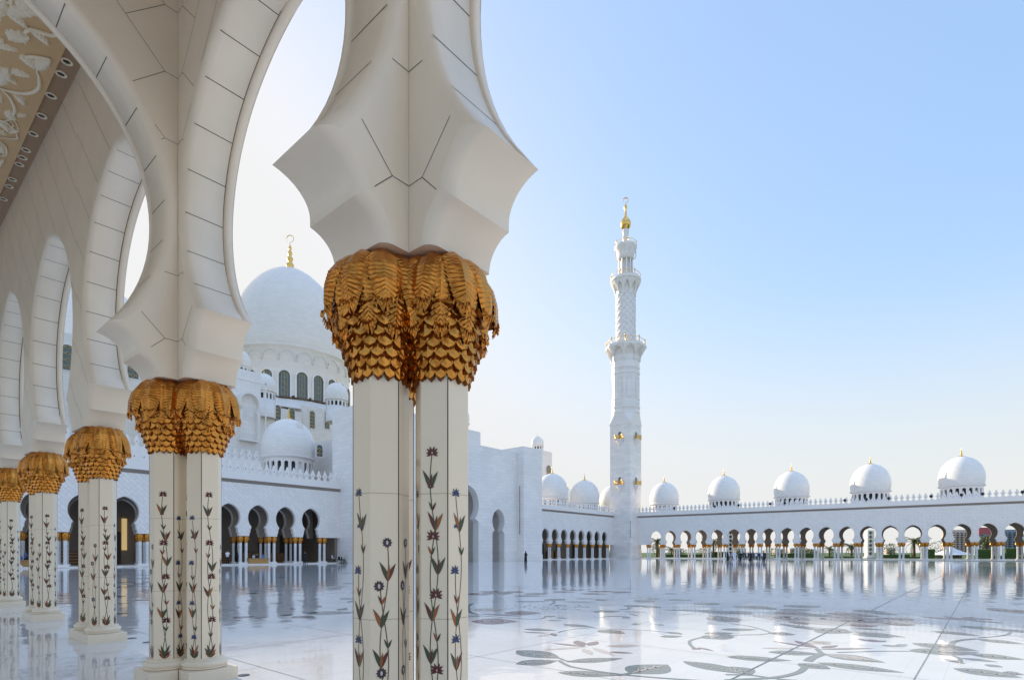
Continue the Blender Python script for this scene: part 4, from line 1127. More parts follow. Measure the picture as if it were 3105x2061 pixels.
# small balconies
for fx, fy, rz in ((-1, 0, -pi/2), (0, -1, 0)):
    for zb in (18.6, 30.2):
        b = place('balcony', None, mn, (fx*(ms+.0), fy*(ms+.0), zb), rz)
        m = MB()
        m.lathe([(.03, -2.3), (.16, -1.5), (.35, -1.0), (.75, -.5), (1.0, -.1), (1.02, -.002)], 'white_marble', 8, 0, -.02, 0, smooth=False, a0=pi/8)
        m.box(-1.05, 1.05, -1.05, -.001, .001, .18, 'white_marble'); m.build('bracket', b)
        m = MB()
        o = [(-.45, .2), (.45, .2)]+[(.45*cos(q*pi/8), 1.75+.45*sin(q*pi/8)) for q in range(9)]
        o2 = [(-.62, .2), (.62, .2)]+[(.62*cos(q*pi/8), 1.75+.62*sin(q*pi/8)) for q in range(9)]
        m.prism(o2, -.10, -.003, 'white_marble'); m.prism(o, -.13, -.101, 'glass_dark'); m.build('door', b)
        m = MB()
        for (xa, ya, xb, yb) in ((-1, -1, 1, -1), (-1, -1, -1, -.05), (1, -1, 1, -.05)):
            L_ = sqrt((xb-xa)**2+(yb-ya)**2)
            for zz in (.22, 1.15): m.tube([(xa, ya, zz), (xb, yb, zz)], .055, 'gold', 5)
            nb = int(L_/.25)
            for i in range(nb+1):
                t = i/max(1, nb); x = xa+(xb-xa)*t; y = ya+(yb-ya)*t
                m.lathe([(.03, .2), (.08, .5), (.05, .75), (.03, 1.15)], 'gold', 5, x, y, 0)
        for x, y in ((-1, -1), (1, -1)): m.lathe([(.1, .2), (.1, 1.4), (.0, 1.65)], 'gold', 6, x, y, 0)
        m.build('balcony_railing', b)
mb = MB(); mb.box(-ms-.02, -ms+.1, -ms-.13, -ms-.09, 4, 4.1, 'dark_opening'); 
mb = MB(); mb.tube([(-ms-.15, -ms-.15, 5.2), (-ms-.15, -ms-.15, 9.6)], .07, 'interior_wall', 6); mb.build('drain_pipe', mn)
# ------------------------------------------------------------------ portal block
def portal_wall(mb, x0, x1, y, z1, openings, mat, depth=1.2):
    """front wall in plane y with arched openings: (centre, half width, neck half width, z neck, z apex)"""
    pts = [(x0, 0)]
    for (c, hw, nk, zn, za) in openings:
        o = [(c-hw*.98, 0), (c-hw*.98, zn-.5), (c-nk, zn)]
        zc = zn+(za-zn)*.42; rv = za-zc
        arc = []
        for i in range(17):
            a = R(215)-R(125)*i/16
            zz = zc+rv*sin(a)*(1 if sin(a) > 0 else .95)
            arc.append((c+hw*cos(a), zz))
        arc[-1] = (c, za+.25)
        o += arc; o += [(2*c-x, z) for x, z in reversed(o[:-1])]
        pts += o
        vs = [(x, y, z) for x, z in o]+[(x, y+depth, z) for x, z in o]; n_ = len(o)
        mb.add(vs, [(j, j+1, n_+j+1, n_+j) for j in range(n_-1)], 'white_marble')
    pts += [(x1, 0), (x1, z1), (x0, z1)]
    mb.poly([(x, y, z) for x, z in pts], mat)
pt = thing('portal_block', 'plain white portal block with tall horseshoe archway right of the middle column', 'gateway', (0, 0, 0))
YP = 67.0; XP0, XP1 = 46.1, 80.2
zt1 = 20.2
xa = onY(1414, YP)
c_small = onY(1511.7, YP); c_big = onY(1413, YP)
mb = MB()
portal_wall(mb, 60, XP1, YP, zt1, [(c_big+0.3, onY(1452, YP)-c_big-.3, 1.9, 7.4, 13.0), (c_small, (onY(1530, YP)-onY(1493, YP))/2, 1.05, 5.6, 9.3)], 'carved_slab', 1.4)
mb.box(60, XP1, YP+1.4, YP+22, 15, zt1-.01, 'facade_slab'); mb.add([(60, YP, zt1), (XP1, YP, zt1), (XP1, YP+22, zt1), (60, YP+22, zt1)], [(0, 1, 2, 3)], 'white_marble')
mb.box(60, XP1, YP+7, YP+7.4, 0, 15, 'facade_slab'); mb.box(c_small+2.2, c_small+2.6, YP+1.4, YP+7, 0, 15, 'facade_slab'); mb.box(c_small-2.7, c_small-2.3, YP+1.4, YP+7, 0, 15, 'facade_slab')
mb.build('gate_wall', pt)
mb = MB(); mb.box(c_small-.2, c_small+1.4, YP+6.8, YP+6.98, 1.5, 4.8, 'wood'); mb.box(c_small-1.0, c_small+1.6, YP+6.7, YP+6.99, .01, 1.4, 'interior_wall'); mb.build('door', pt)
mb = MB(); mb.box(c_big+.8, c_big+2.0, YP+6.8, YP+6.98, 0, 7.2, 'glass_dark'); mb.build('door', pt)
mb = MB(); mb.box(XP0, 60, YP, YP+8.4, 0, 22.9, 'facade_slab'); mb.box(XP0+6, 60, YP+8.4, YP+26, 0, 21.0, 'facade_slab'); mb.build('side_block', pt)
mb = MB(); x3 = onY(1457, 80); mb.box(61, x3, 80, 90, 12, zat(1310, dep(x3, 80)), 'facade_slab'); mb.build('upper_block', pt)
xp1 = 79.6; xp2 = 85.2
py_ = thing('pylon', 'tall plain white pylon with a woman in black at its foot', 'pylon', (xp1, 65.5, 0))
mb = MB(); mb.box(0, xp2-xp1, 0, 22, .009, 21.3, 'carved_slab'); mb.box(-.08, xp2-xp1+.08, -.08, 2, .01, 1.3, 'facade_slab'); mb.build('shaft', py_)
mb = MB(); mb.tube([(-.1, .9, 5), (-.1, .9, 14)], .06, 'interior_wall', 6); mb.build('drain_pipe', py_)
# set back sunlit block with niche and its little dome
d0 = 150; x, y = at(1674, d0)
bk = thing('corner_pavilion', 'small sunlit cream block with arched niche and little dome behind the pylon', 'building', (x, y, 0))
mb = MB(); zt = zat(1371, d0); mb.box(-9, 0, 0, 9, 0, zt, 'facade_slab'); mb.build('wall', bk)
mb = MB()
tf = Matrix.Translation((-1.7, 0, 0))
o = [(-.75, zt-10.5), (.75, zt-10.5), (.75, zt-6.2), (.6, zt-5.8)]+[(1.0*cos(R(a)), zt-4.9+1.25*sin(R(a))) for a in range(-40, 221, 20)]+[(-.6, zt-5.8), (-.75, zt-6.2)]
mb.prism([(x*1.25, z+.0) for x, z in o], -.12, -.002, 'white_marble', tf); mb.prism(o, -.2, -.121, 'interior_wall', tf); mb.build('niche', bk)
dome_on('d', *at(1629.6, d0+4), zat(1352, d0+4), 1.75*1.0*(d0/150), .8, 'tiny sunlit dome on the pavilion above the pylon', 'domes over the middle arcade', zfoot=zt-.5, nwin=12)
# ------------------------------------------------------------------ prayer hall and great dome
GX, GY = at(879.6, 150)
hall = thing('prayer_hall', 'main prayer hall with stepped white walls, arched windows and the great dome', 'mosque', (GX, GY, 0))
def W(px, py, d): x, y = at(px, d); return (x-GX, y-GY, zat(py, d))
zr_ = 52.4; RG = 15.5
mb = MB(); prof_d = [(.985, 0), (1.0, .03), (.995, .16), (.985, .30), (.965, .45), (.93, .62), (.875, .78), (.79, .95), (.69, 1.10), (.56, 1.25), (.42, 1.37), (.27, 1.46), (.12, 1.52), (0, 1.54)]
mb.lathe([(a*RG*.985, b*16.6) for a, b in prof_d], 'great_dome_marble', 72, 0, 0, zr_); gd = mb.build('great_dome', hall)
mb = MB()
mb.lathe([(RG*.985, 40), (RG*.985, 51.2), (RG*1.0, 51.6), (RG*1.03, 52.0), (RG*1.03, 52.35), (RG*.99, 52.5)], 'great_dome_marble', 72)
mb.lathe([(RG*1.25, 34.5), (RG*1.0, 39.0)], 'tower_slab', 40)
nW = 24
for k in range(nW):     # blind interlaced arches above the windows
    tf = Matrix.Rotation(2*pi*(k+.0)/nW+pi/2, 4, 'Z') @ Matrix.Translation((0, -RG*.985, 0))
    pts = [(2.0*cos(R(a)), -.05, 48.4+2.6*sin(R(a))) for a in range(0, 181, 15)]
    pts = [tf @ Vector(p) for p in pts]; mb.tube(pts, .16, 'great_dome_marble', 5)
mb.build('great_drum', gd)
for k in range(nW):
    a = 2*pi*(k+.5)/nW+.09
    w_ = place('window', None, gd, (RG*.985*cos(a), RG*.985*sin(a), 0), a+pi/2)
    fr = MB(); wd, z0, z1 = 1.28, 39.6, 45.9
    def out(s1, zz0=z0): return [(-wd*s1, zz0), (wd*s1, zz0)]+[(wd*s1*cos(q*pi/10), z1-wd+wd*s1*sin(q*pi/10)) for q in range(11)]
    o1, o2 = out(1.28), out(1.0)
    n_ = len(o1)
    fr.add([(x, -.35, z) for x, z in o1]+[(x, -.35, z) for x, z in o2], [(j, (j+1) % n_, n_+(j+1) % n_, n_+j) for j in range(n_)], 'white_marble')
    fr.add([(x, -.35, z) for x, z in o1]+[(x, .3, z) for x, z in o1], [(j, (j+1) % n_, n_+(j+1) % n_, n_+j) for j in range(n_)], 'white_marble')
    fr.add([(x, -.35, z) for x, z in o2]+[(x, -.02, z) for x, z in o2], [(j, (j+1) % n_, n_+(j+1) % n_, n_+j) for j in range(n_)], 'interior_wall')
    fr.build('frame', w_)
    pn = MB(); pn.prism(o2, -.06, -.03, 'glass_dark')
    for s1 in (-.5, 0, .5): pn.box(s1*wd-.015, s1*wd+.015, -.12, -.061, z0, z1-.3-abs(s1)*.4, 'gold')
    for r_ in (.45, .75, 1.0): pn.tube([(r_*wd*cos(R(a2)), -.1, z1-wd-.0+r_*wd*sin(R(a2))) for a2 in range(0, 181, 20)], .025, 'gold', 4)
    for zz in (40.8, 42.2, 43.6):
        pn.tube([(.55*cos(R(a2)), -.1, zz+.7*sin(R(a2))) for a2 in range(0, 361, 30)], .025, 'gold', 4)
    pn.build('lattice_pane', w_)
mb = MB(); finial(mb, zr_+16.6*1.50, 2.0, 20); zf = zr_+16.6*1.50
mb = MB()
mb.lathe([(3.2, -.35), (2.4, .1), (1.0, .25), (.75, .5), (1.0, 1.2), (1.05, 1.7), (.7, 2.3), (.5, 2.6), (.75, 3.1), (.8, 3.5), (.5, 4.0), (.38, 4.3), (.55, 4.7), (.58, 5.0), (.35, 5.5), (.28, 5.8), (.42, 6.1), (.4, 6.5), (.12, 7.1), (.06, 7.9), (0, 8.0)], 'gold', 20, 0, 0, zf)
crescent(mb, zf+7.9, .95, .11, -R(49)); mb.build('finial', gd)
# hall masses (local to the hall empty, axes along the courtyard)
def hbox(mb, px0, px1, d, dd, ztop, z0=0, mat='facade_slab'):
    """box whose front face runs along world X between the view columns px0..px1 measured on plane through depth d at px0"""
    x0, y0 = at(px0, d); x1 = onY(px1, y0)
    mb.box(x0-GX, x1-GX, y0-GY, y0-GY+dd, z0, ztop, mat)
    return x0-GX, x1-GX, y0-GY
def arch_win(parent, xc, y, zb, w, h, pane='glass_dark', lattice=True, fr=1.2, proud=.0):
    o = [(-w, zb), (w, zb)]+[(w*cos(q*pi/8), zb+h-w+w*sin(q*pi/8)) for q in range(9)]
    b = place('window', None, parent, (xc, y, 0))
    m = MB(); o1 = [(x*fr, z+(w*.1 if z > zb else -w*.2)) for x, z in o]
    n_ = len(o)
    m.add([(x, -.12, z) for x, z in o1]+[(x, -.12, z) for x, z in o], [(j, (j+1) % n_, n_+(j+1) % n_, n_+j) for j in range(n_)], 'white_marble')
    m.add([(x, -.12, z) for x, z in o1]+[(x, -.002, z) for x, z in o1], [(j, (j+1) % n_, n_+(j+1) % n_, n_+j) for j in range(n_)], 'white_marble')
    m.add([(x, -.12, z) for x, z in o]+[(x, -.03, z) for x, z in o], [(j, (j+1) % n_, n_+(j+1) % n_, n_+j) for j in range(n_)], 'interior_wall')
    m.build('frame', b)
    m = MB(); m.prism(o, -.05, -.02, pane)
    if lattice:
        zz = zb+.3
        while zz < zb+h-w*.6:
            m.tube([(-w, -.07, zz), (0, -.07, zz+w*.8), (w, -.07, zz)], .06, 'gold', 4); m.tube([(-w, -.07, zz+w*.8), (0, -.07, zz), (w, -.07, zz+w*.8)], .06, 'gold', 4); zz += w*1.3
    m.build('lattice_pane', b)
bodyd = 118
mb = MB()
# mid wall with slit windows in front of the drum (two facets)
x0, x1, yb = hbox(mb, 700, 916, 112, 22, zat(1222, 116), 0)
zA = zat(1222, 116)
mb.build('mid_wall', hall); midY = yb
for px, yt, ybm in ((842, 1228, 1272), (884.6, 1237, 1290), (946, 1245, 1290), (991, 1247, 1291)):
    y0 = midY+GY if px < 916 else midY+GY+1.0
    xx = onY(px, y0); d = dep(xx, y0)
    zb_ = zat(ybm+8, d); arch_win(hall, xx-GX, y0-GY, zb_, .62, zat(yt, d)-zb_)
mb = MB(); y0 = midY+GY+1.0; xs = onY(917, y0); xe = onY(1040, y0); mb.box(xs-GX, xe-GX, 1.0+midY, midY+20, 0, zat(1226, dep(xs, y0)), 'facade_slab'); mb.build('mid_wall', hall)
# sloped stone roof under the drum
mb = MB(); zz = zat(1226, dep(xs, y0)); mb.add([(x0+2, midY+1, zA), (xe-GX, midY+2, zz), (xe-GX-5, midY+16, zz+5), (x0+6, midY+16, zA+6)], [(0, 1, 2, 3)], 'tower_slab'); mb.build('sloped_roof', hall)
# left tower of the hall with blind niche
mb = MB(); x, y = at(812, 104); xl = onY(560, y); d = dep(x, y)
ztw = zat(1132, dep(onY(790, y), y)); mb.box(xl-GX, onY(790, y)-GX, y-GY, y-GY+14, 0, ztw, 'facade_slab'); mb.build('corner_tower', hall)
yt_ = y
xn = onY(751, yt_); dn = dep(xn, yt_); zn0 = zat(1334, dn); zn1 = zat(1196, dn); wn = 20*dn/F*1.2
o = [(-wn, zn0), (wn, zn0), (wn, zn1-wn*2.6), (wn*.8, zn1-wn*2.2)]+[(wn*1.15*cos(R(a)), zn1-wn*1.25+wn*1.25*sin(R(a))) for a in range(-35, 216, 12)]+[(-wn*.8, zn1-wn*2.2), (-wn, zn1-wn*2.6)]
mb = MB(); o2 = [(x*1.16, z+(.3 if z > zn0 else -.3)) for x, z in o]; n_ = len(o); T_ = Matrix.Translation((xn-GX, yt_-GY, 0))
mb.add([(x, -1.0, z) for x, z in o2]+[(x, -1.0, z) for x, z in o], [(j, (j+1) % n_, n_+(j+1) % n_, n_+j) for j in range(n_)], 'white_marble', False, T_)
mb.add([(x, -1.0, z) for x, z in o2]+[(x, -.002, z) for x, z in o2], [(j, (j+1) % n_, n_+(j+1) % n_, n_+j) for j in range(n_)], 'white_marble', False, T_)
mb.add([(x, -1.0, z) for x, z in o]+[(x, -.01, z) for x, z in o], [(j, (j+1) % n_, n_+(j+1) % n_, n_+j) for j in range(n_)], 'white_marble', False, T_)
mb.prism(o, -.02, -.01, 'tower_slab', T_); mb.build('blind_niche', hall)
mb = MB(); fx = xn-GX
for a, b2 in (((fx-3.6, zn0-1), (fx-3.6, zn1+2.6)), ((fx-3.6, zn1+2.6), (fx+3.3, zn1+2.6)), ((fx+3.3, zn1+2.6), (fx+3.3, zn0-1))):
    mb.box(min(a[0], b2[0])-.12, max(a[0], b2[0])+.12, yt_-GY-.1, yt_-GY-.003, min(a[1], b2[1])-.1, max(a[1], b2[1])+.1, 'white_marble')
mb.build('niche_frame', hall)
# lower terrace with second battlement
mb = MB(); x, y = at(560, 88); yT = YF+11.5; xl = 6; xr = onY(790, yT); dT = dep(onY(700, yT), yT); zT = zat(1386, dT)
mb.box(xl-GX, 45.9-GX, yT-GY, yT-GY+12, 0, zT-1.5, 'facade_slab'); mb.box(xl-GX, xr-GX, yT-GY+.02, yT-GY+4, zT-1.5, zT, 'facade_slab')
u = xl-GX+.5
while u < xr-GX: merlon(mb, u, yT-GY+.2, zT, 1.05); u += 1.05
mb.build('terrace', hall)
xw = onY(968, yT); dw = dep(xw, yT); arch_win(hall, xw-GX, yT-GY, zat(1384, dw), .55, 2.2*.9)
mb = MB(); xq = onY(925, yT); mb.box(xq-GX, 45.95-GX, yT-GY+.6, yT-GY+9, zT-1.6, zat(1290, dw), 'facade_slab'); mb.build('stair_block', hall)
# left large body and side dome (blocks the low sun, glimpsed through the near arches)
mb = MB(); x, y = at(60, 112); xr = onY(640, y+6)
mb.box(-60-GX, xr-GX, y+6-GY, y-GY+40, 0, zat(1060, dep(onY(420, y+6), y+6)), 'facade_slab'); mb.build('left_wing', hall)
yL = y+6
for px, py in ((403, 1085), (205, 1060), (330, 1085), (480, 1100)):
    xx = onY(px, yL); d = dep(xx, yL); arch_win(hall, xx-GX, yL-GY, zat(py+62, d), 1.1, 5.6)
for px, dd, Rr, yb2, lb in ((300, 152, 15.0, 1120, 'side dome'), (60, 165, 13.5, 1150, 'far side dome')):
    x, y = at(px, dd); zb = zat(yb2, dd); d_ = place('side_dome', None, hall, (x-GX, y-GY, 0))
    m = MB(); m.lathe([(a*Rr, b*Rr) for a, b in prof_d], 'great_dome_marble', 56, 0, 0, zb); m.lathe([(Rr*.98, 10), (Rr*.98, zb-1), (Rr*1.04, zb-.3), (Rr*.98, zb)], 'great_dome_marble', 56); m.build('dome_shell', d_)
    m = MB()
    for k in range(22):
        tf = Matrix.Rotation(2*pi*k/22+pi/2, 4, 'Z') @ Matrix.Translation((0, -Rr*.99, 0)); m.prism([(-.9, zb-10), (.9, zb-10)]+[(.9*cos(q*pi/8), zb-5.5+.9*sin(q*pi/8)) for q in range(9)], -.2, .2, 'glass_dark', tf)
    m.build('drum_windows', d_)
# secondary domes of the hall
for px, wpx, yb, d, dh, zf2, L_ in [(875, 170, 1388, 93, 2.3, 8, 'medium white dome with gold finial rising behind the left battlement'),
                                (1020.6, 75, 1214, 122, 1.3, 30, 'small dome on a windowed drum just left of the middle column'),
                                (800, 82, 1188, 118, 1.6, 30, 'small dome in front of the great dome, left of its windows'),
                                (726, 76, 1112, 124, 1.5, 30, 'small dome partly hidden by the second pier left of the great dome'),
                                (1385, 80, 1283, 125, 1.3, 15, 'small dome peeping out right of the middle column')]:
    x, y = at(px, d); Rr = wpx/2*d/F*.97
    dome_on('d', x, y, zat(yb, d), Rr, dh, L_, 'small domes around the prayer hall', zfoot=zf2, nwin=22 if px == 875 else 16)
# ------------------------------------------------------------------ people
def person_mesh(robe=False, sit=False, arm=0):
    """one continuous body from a skinned skeleton, clothing by face height"""
    me = bpy.data.meshes.new('p'); V = []; E = []; Rd = []
    def v(x, y, z, rx, ry=None, p=None):
        V.append((x, y, z)); Rd.append((rx, ry or rx))
        if p is not None: E.append((p, len(V)-1))
        return len(V)-1
    hz = .92 if not sit else .50
    hip = v(0, 0, hz, .15, .11); wa = v(0, 0, hz+.18, .135, .1, hip); ch = v(0, -.01, hz+.42, .17, .11, wa); nk = v(0, 0, hz+.58, .055, None, ch); hb = v(0, -.01, hz+.66, .075, .085, nk); hd = v(0, -.01, hz+.78, .08, .09, hb)
    for s1 in (-1, 1):
        sh = v(s1*.18, 0, hz+.50, .058, None, ch)
        el = v(s1*(.24+.02*arm), -.02-.10*arm, hz+.24+.02*arm, .042, None, sh); wr = v(s1*.24, -.10-.15*arm, hz+.02+.22*arm, .032, None, el); v(s1*.235, -.13-.18*arm, hz-.06+.24*arm, .035, None, wr)
        if sit:
            kn = v(s1*.12, -.42, .50, .07, None, hip); an = v(s1*.12, -.42, .09, .045, None, kn); v(s1*.12, -.54, .05, .04, None, an)
        else:
            kn = v(s1*.10, -.02+.05*s1, .50, .068, None, hip); an = v(s1*.11, .02+.08*s1, .09, .045, None, kn); v(s1*.115, -.10+.08*s1, .045, .04, None, an)
    me.from_pydata(V, E, []); o = bpy.data.objects.new('p', me); COL.objects.link(o)
    sk = o.modifiers.new('s', 'SKIN'); sb = o.modifiers.new('b', 'SUBSURF'); sb.levels = 1; sb.render_levels = 1
    for i, r in enumerate(Rd): me.skin_vertices[0].data[i].radius = r
    me.skin_vertices[0].data[0].use_root = True
    dg = bpy.context.evaluated_depsgraph_get(); nm = bpy.data.meshes.new_from_object(o.evaluated_get(dg))
    bpy.data.objects.remove(o); return nm, hz
def dress(nm, hz, top, low, hair='cloth_black', robe=None):
    m = nm.copy(); m.name = 'body'; m.materials.clear()
    for mt in (top, low, 'skin', hair): m.materials.append(MATS[mt])
    for p in m.polygons:
        z = p.center.z; x = abs(p.center.x); p.use_smooth = True
        if z > hz+.80 or (z > hz+.66 and p.center.y > .02): p.material_index = 3
        elif z > hz+.55: p.material_index = 2
        elif x > .215 and p.center.y < -.09: p.material_index = 2
        elif z > hz+.02 or x > .2: p.material_index = 0
        else: p.material_index = 1
    return m
STAND = person_mesh(); ARM = person_mesh(arm=1); SIT = person_mesh(sit=True)
def robe_mesh(mat, scarf, k=1.0):
    mb = MB()
    P_ = [(.27, .01), (.26, .1), (.22, .6), (.19, .95), (.20, 1.2), (.21, 1.36), (.15, 1.45), (.085, 1.50), (.085, 1.52), (.105, 1.58), (.11, 1.66), (.09, 1.73), (0, 1.765)]
    n = 20; vs = []
    for r, z in P_:
        for i in range(n):
            a = 2*pi*i/n; fold = 1+.07*sin(5*a+z*2)*(z < 1.1)
            vs.append((r*fold*cos(a)*1.05, r*fold*sin(a)*(.78 if z > 1.0 else .85), z))
    fs = [(i*n+j, i*n+(j+1) % n, (i+1)*n+(j+1) % n, (i+1)*n+j) for i in range(len(P_)-1) for j in range(n)]
    mb.add(vs, fs, mat, True)
    for s1 in (-1, 1):    # sleeves held to the front
        mb.tube([(s1*.19, 0, 1.36), (s1*.25, -.06, 1.1), (s1*.12, -.22, 1.02)], [.075, .085, .08], mat, 10)
        mb.tube([(s1*.12, -.22, 1.02), (s1*.06, -.27, 1.03)], [.04, .03], 'skin', 8)
    # face
    mb.lathe([(.0, -.05), (.045, -.03), (.055, .01), (.04, .05), (0, .065)], 'skin', 12, 0, -.066, 1.62)
    if scarf != mat:
        mb.lathe([(.112, 1.60), (.118, 1.67), (.096, 1.74), (.0, 1.775)], scarf, 16)
    return mb.mesh('body')
ROBE = robe_mesh('cloth_black', 'cloth_black'); KAN = robe_mesh('cloth_white', 'cloth_white')
def person(me, px, py, label, group=None, rz=0, s=1.0, z=0):
    x, y = gp(px, py, z)
    o = place('person', me, None, (x, y, z), rz, (s, s, s)); tag(o, label, 'person', group); return o
face = YAW-pi/2
person(ROBE, 1594, 1702, 'woman in a black robe standing alone before the pylon', None, face+.6, 1.05)
CG2 = 'visitors grouped in front of the right arcade'
outf = [('cloth_navy', 'cloth_black'), ('cloth_white', 'cloth_navy'), ('cloth_black', 'cloth_black'), ('cloth_blue', 'cloth_navy'), ('cloth_black', 'cloth_navy')]
DR = [dress(*STAND, *o) for o in outf]+[dress(*ARM, *o) for o in outf[:3]]
nm_ = {0: 'navy top and black trousers', 1: 'white shirt and dark trousers', 2: 'black clothes', 3: 'bright blue shirt', 4: 'black top and navy trousers', 5: 'navy top, arms raised forward', 6: 'white shirt, arms raised forward', 7: 'black clothes, arms raised forward'}
rnd = random.Random(11)
seq = [('R', 2206), (6, 2211), (0, 2216), (3, 2221), ('K', 2229), (0, 2234), (2, 2240), ('R', 2245), (4, 2250), (7, 2255), (2, 2260), (1, 2265), (0, 2270), ('R', 2276), (2, 2281), (5, 2286), (6, 2293), (4, 2298), (0, 2303), (1, 2309), ('R', 2316), (2, 2321)]
for i, (k, px) in enumerate(seq):
    py = 1698.5+rnd.uniform(-.8, 1.6)
    me = ROBE if k == 'R' else KAN if k == 'K' else DR[k]
    d_ = 'a long black robe' if k == 'R' else 'a long white robe' if k == 'K' else nm_[k]
    ordn = ['leftmost', 'second', 'third', 'fourth', 'fifth', 'sixth', 'seventh', 'eighth', 'ninth', 'tenth', 'eleventh', 'twelfth', 'thirteenth', 'fourteenth', 'fifteenth', 'sixteenth', 'seventeenth', 'eighteenth', 'nineteenth', 'twentieth', 'twenty-first', 'rightmost'][i]
    person(me, px, py, 'person in '+d_+', '+ordn+' from the left in the courtyard group', CG2, rnd.uniform(-3, 3), rnd.uniform(.94, 1.05))
# people along the left arcade step
zs = .13
LG = 'people resting at the left arcade'
def onstep(px, v=-.3): x = onY(px, YF+v); return x, YF+v
def pstep(me, px, v, label, rz, z=zs, s=1.0):
    x, y = onstep(px, v); o = place('person', me, None, (x, y, z), rz, (s, s, s)); tag(o, label, 'person', LG)
pstep(dress(*ARM, 'cloth_white', 'cloth_black'), 690, -.35, 'man in white shirt and black trousers standing at the left arcade step', -.3)
pstep(DR[0], 720, 2.2, 'dim figure inside the arcade behind the man in the white shirt', 1)
pstep(dress(*SIT, 'cloth_blue', 'cloth_navy'), 797, .6, 'seated person in light blue shirt behind the wooden counter', .5, .16)
pstep(dress(*SIT, 'cloth_black', 'cloth_black', 'cloth_white'), 779, .6, 'seated person in black with white head cover at the wooden counter', 0, .16)
pstep(dress(*SIT, 'cloth_white', 'cloth_black'), 771, .8, 'seated person in white at the left end of the counter', 0, .16)
pstep(DR[2], 925, -.9, 'man in dark clothes standing beside a folded wheelchair', .4, .01)
pstep(dress(*SIT, 'cloth_white', 'cloth_black'), 1007, 1.0, 'seated person in white near the last column of the left arcade', .6, .16)
pstep(dress(*ARM, 'cloth_blue', 'cloth_navy'), 76, 3.0, 'person in bright blue shirt at the far left inside the arcade', 1.2)
pstep(dress(*SIT, 'cloth_blue', 'cloth_navy'), 60, 3.0, 'seated person in blue at the far left', .5, .16)
# counters
for px, lb in ((783, 'long low wooden counter on the left arcade step, people seated behind it'), (78, 'pale wooden counter at the far left inside the arcade')):
    x, y = onstep(px, -.1 if px > 100 else 1.5); t = thing('counter', lb, 'counter', (x, y, zs))
    m = MB(); m.bbox(-1.35, 1.35, -.35, .35, .62, .70, 'light_wood', .015); m.build('top', t)
    m = MB(); m.box(-1.25, 1.25, -.28, -.22, .0, .62, 'light_wood'); m.box(-1.25, -1.19, -.22, .28, 0, .62, 'light_wood'); m.box(1.19, 1.25, -.22, .28, 0, .62, 'light_wood'); m.build('front_panel', t)
# wheelchairs
wc = thing('wheelchair', 'black wheelchair standing at the foot of the block, nearest the last arcade column', 'wheelchair', (onY(1032, YF-1.2), YF-1.2, .009), .4, 'wheelchairs parked by the portal wall')
for s1 in (-.28, .28):
    m = MB(); m.tube([(s1, .3*cos(R(a)), .31+.3*sin(R(a))) for a in range(0, 361, 24)], .018, 'lamp_black', 5)
    for a in range(0, 360, 45): m.tube([(s1, 0, .31), (s1, .29*cos(R(a)), .31+.29*sin(R(a)))], .005, 'lamp_black', 3)
    m.build('wheel', wc)
    m = MB(); m.tube([(s1*.9, -.42+.09*cos(R(a)), .1+.09*sin(R(a))) for a in range(0, 361, 40)], .016, 'lamp_black', 5); m.build('caster', wc)
m = MB(); m.bbox(-.25, .25, -.25, .2, .45, .52, 'cloth_black', .02); m.build('seat', wc)
m = MB(); m.bbox(-.25, .25, .2, .25, .5, 1.0, 'cloth_black', .02); m.tube([(-.25, .22, .98), (-.25, .36, .98)], .02, 'lamp_black', 6); m.tube([(.25, .22, .98), (.25, .36, .98)], .02, 'lamp_black', 6); m.build('backrest', wc)
m = MB()
for s1 in (-.26, .26): m.tube([(s1, .22, .3), (s1, .22, .7), (s1, -.25, .7), (s1, -.28, .45), (s1, -.45, .15), (s1*.8, -.6, .08)], .014, 'lamp_black', 6)
m.build('side_frame', wc)
for px, v, rz, lb in ((1040, -1.6, 1.2, 'second black wheelchair further right, turned sideways'), (926, -1.7, 2.6, 'black wheelchair standing before the arcade beside the man in dark clothes')):
    c = copy_tree(wc); c.location = (onY(px, YF+v), YF+v, .009); c.rotation_euler = (0, 0, rz); c['label'] = lb
# ------------------------------------------------------------------ garden and town beyond the right arcade
def U(px, back):
    u = u_of(px); wx, wy = OX+u*ux, OY+u*uy; return dep(wx, wy)+back
def palm(px, d, h, sc, label, seed):
    r = random.Random(seed); x, y = at(px, d); t = thing('palm_tree', label, 'palm tree', (x, y, -.08), 0, 'date palms in the garden')
    m = MB(); m.tube([(0, 0, 0), (.05, 0, h*.5), (0, .05, h)], [.28*sc, .22*sc, .24*sc], 'bark', 9); m.build('trunk', t)
    m = MB()
    for k in range(34):
        a = r.uniform(0, 2*pi); el = r.uniform(-.5, 1.3); L = sc*r.uniform(2.4, 3.3)
        pts = []
        for i in range(9):
            s1 = i/8; e = el-1.5*s1*s1*.9
            pts.append((L*s1*cos(e*.75)*cos(a)*.9, L*s1*cos(e*.75)*sin(a)*.9, h+L*(s1*sin(el)-.75*s1*s1*.9)))
        m.tube(pts, .03*sc, 'palm_leaf', 3)
        for i in range(1, 9):
            for j in range(2):
                s1 = i-1+j*.5; i0 = int(s1); f = s1-i0
                p = Vector(pts[i0]).lerp(Vector(pts[i0+1]), f); tt = (Vector(pts[i0+1])-Vector(pts[i0])).normalized()
                q = tt.cross(Vector((0, 0, 1))).normalized()
                for sg in (-1, 1):
                    e = p+q*sg*.42*sc*(1-.5*i/9)+tt*.3*sc-Vector((0, 0, .16*sc))
                    m.add([p-tt*.05*sc, p+tt*.06*sc, e], [(0, 1, 2)], 'palm_leaf')
    m.build('crown', t)
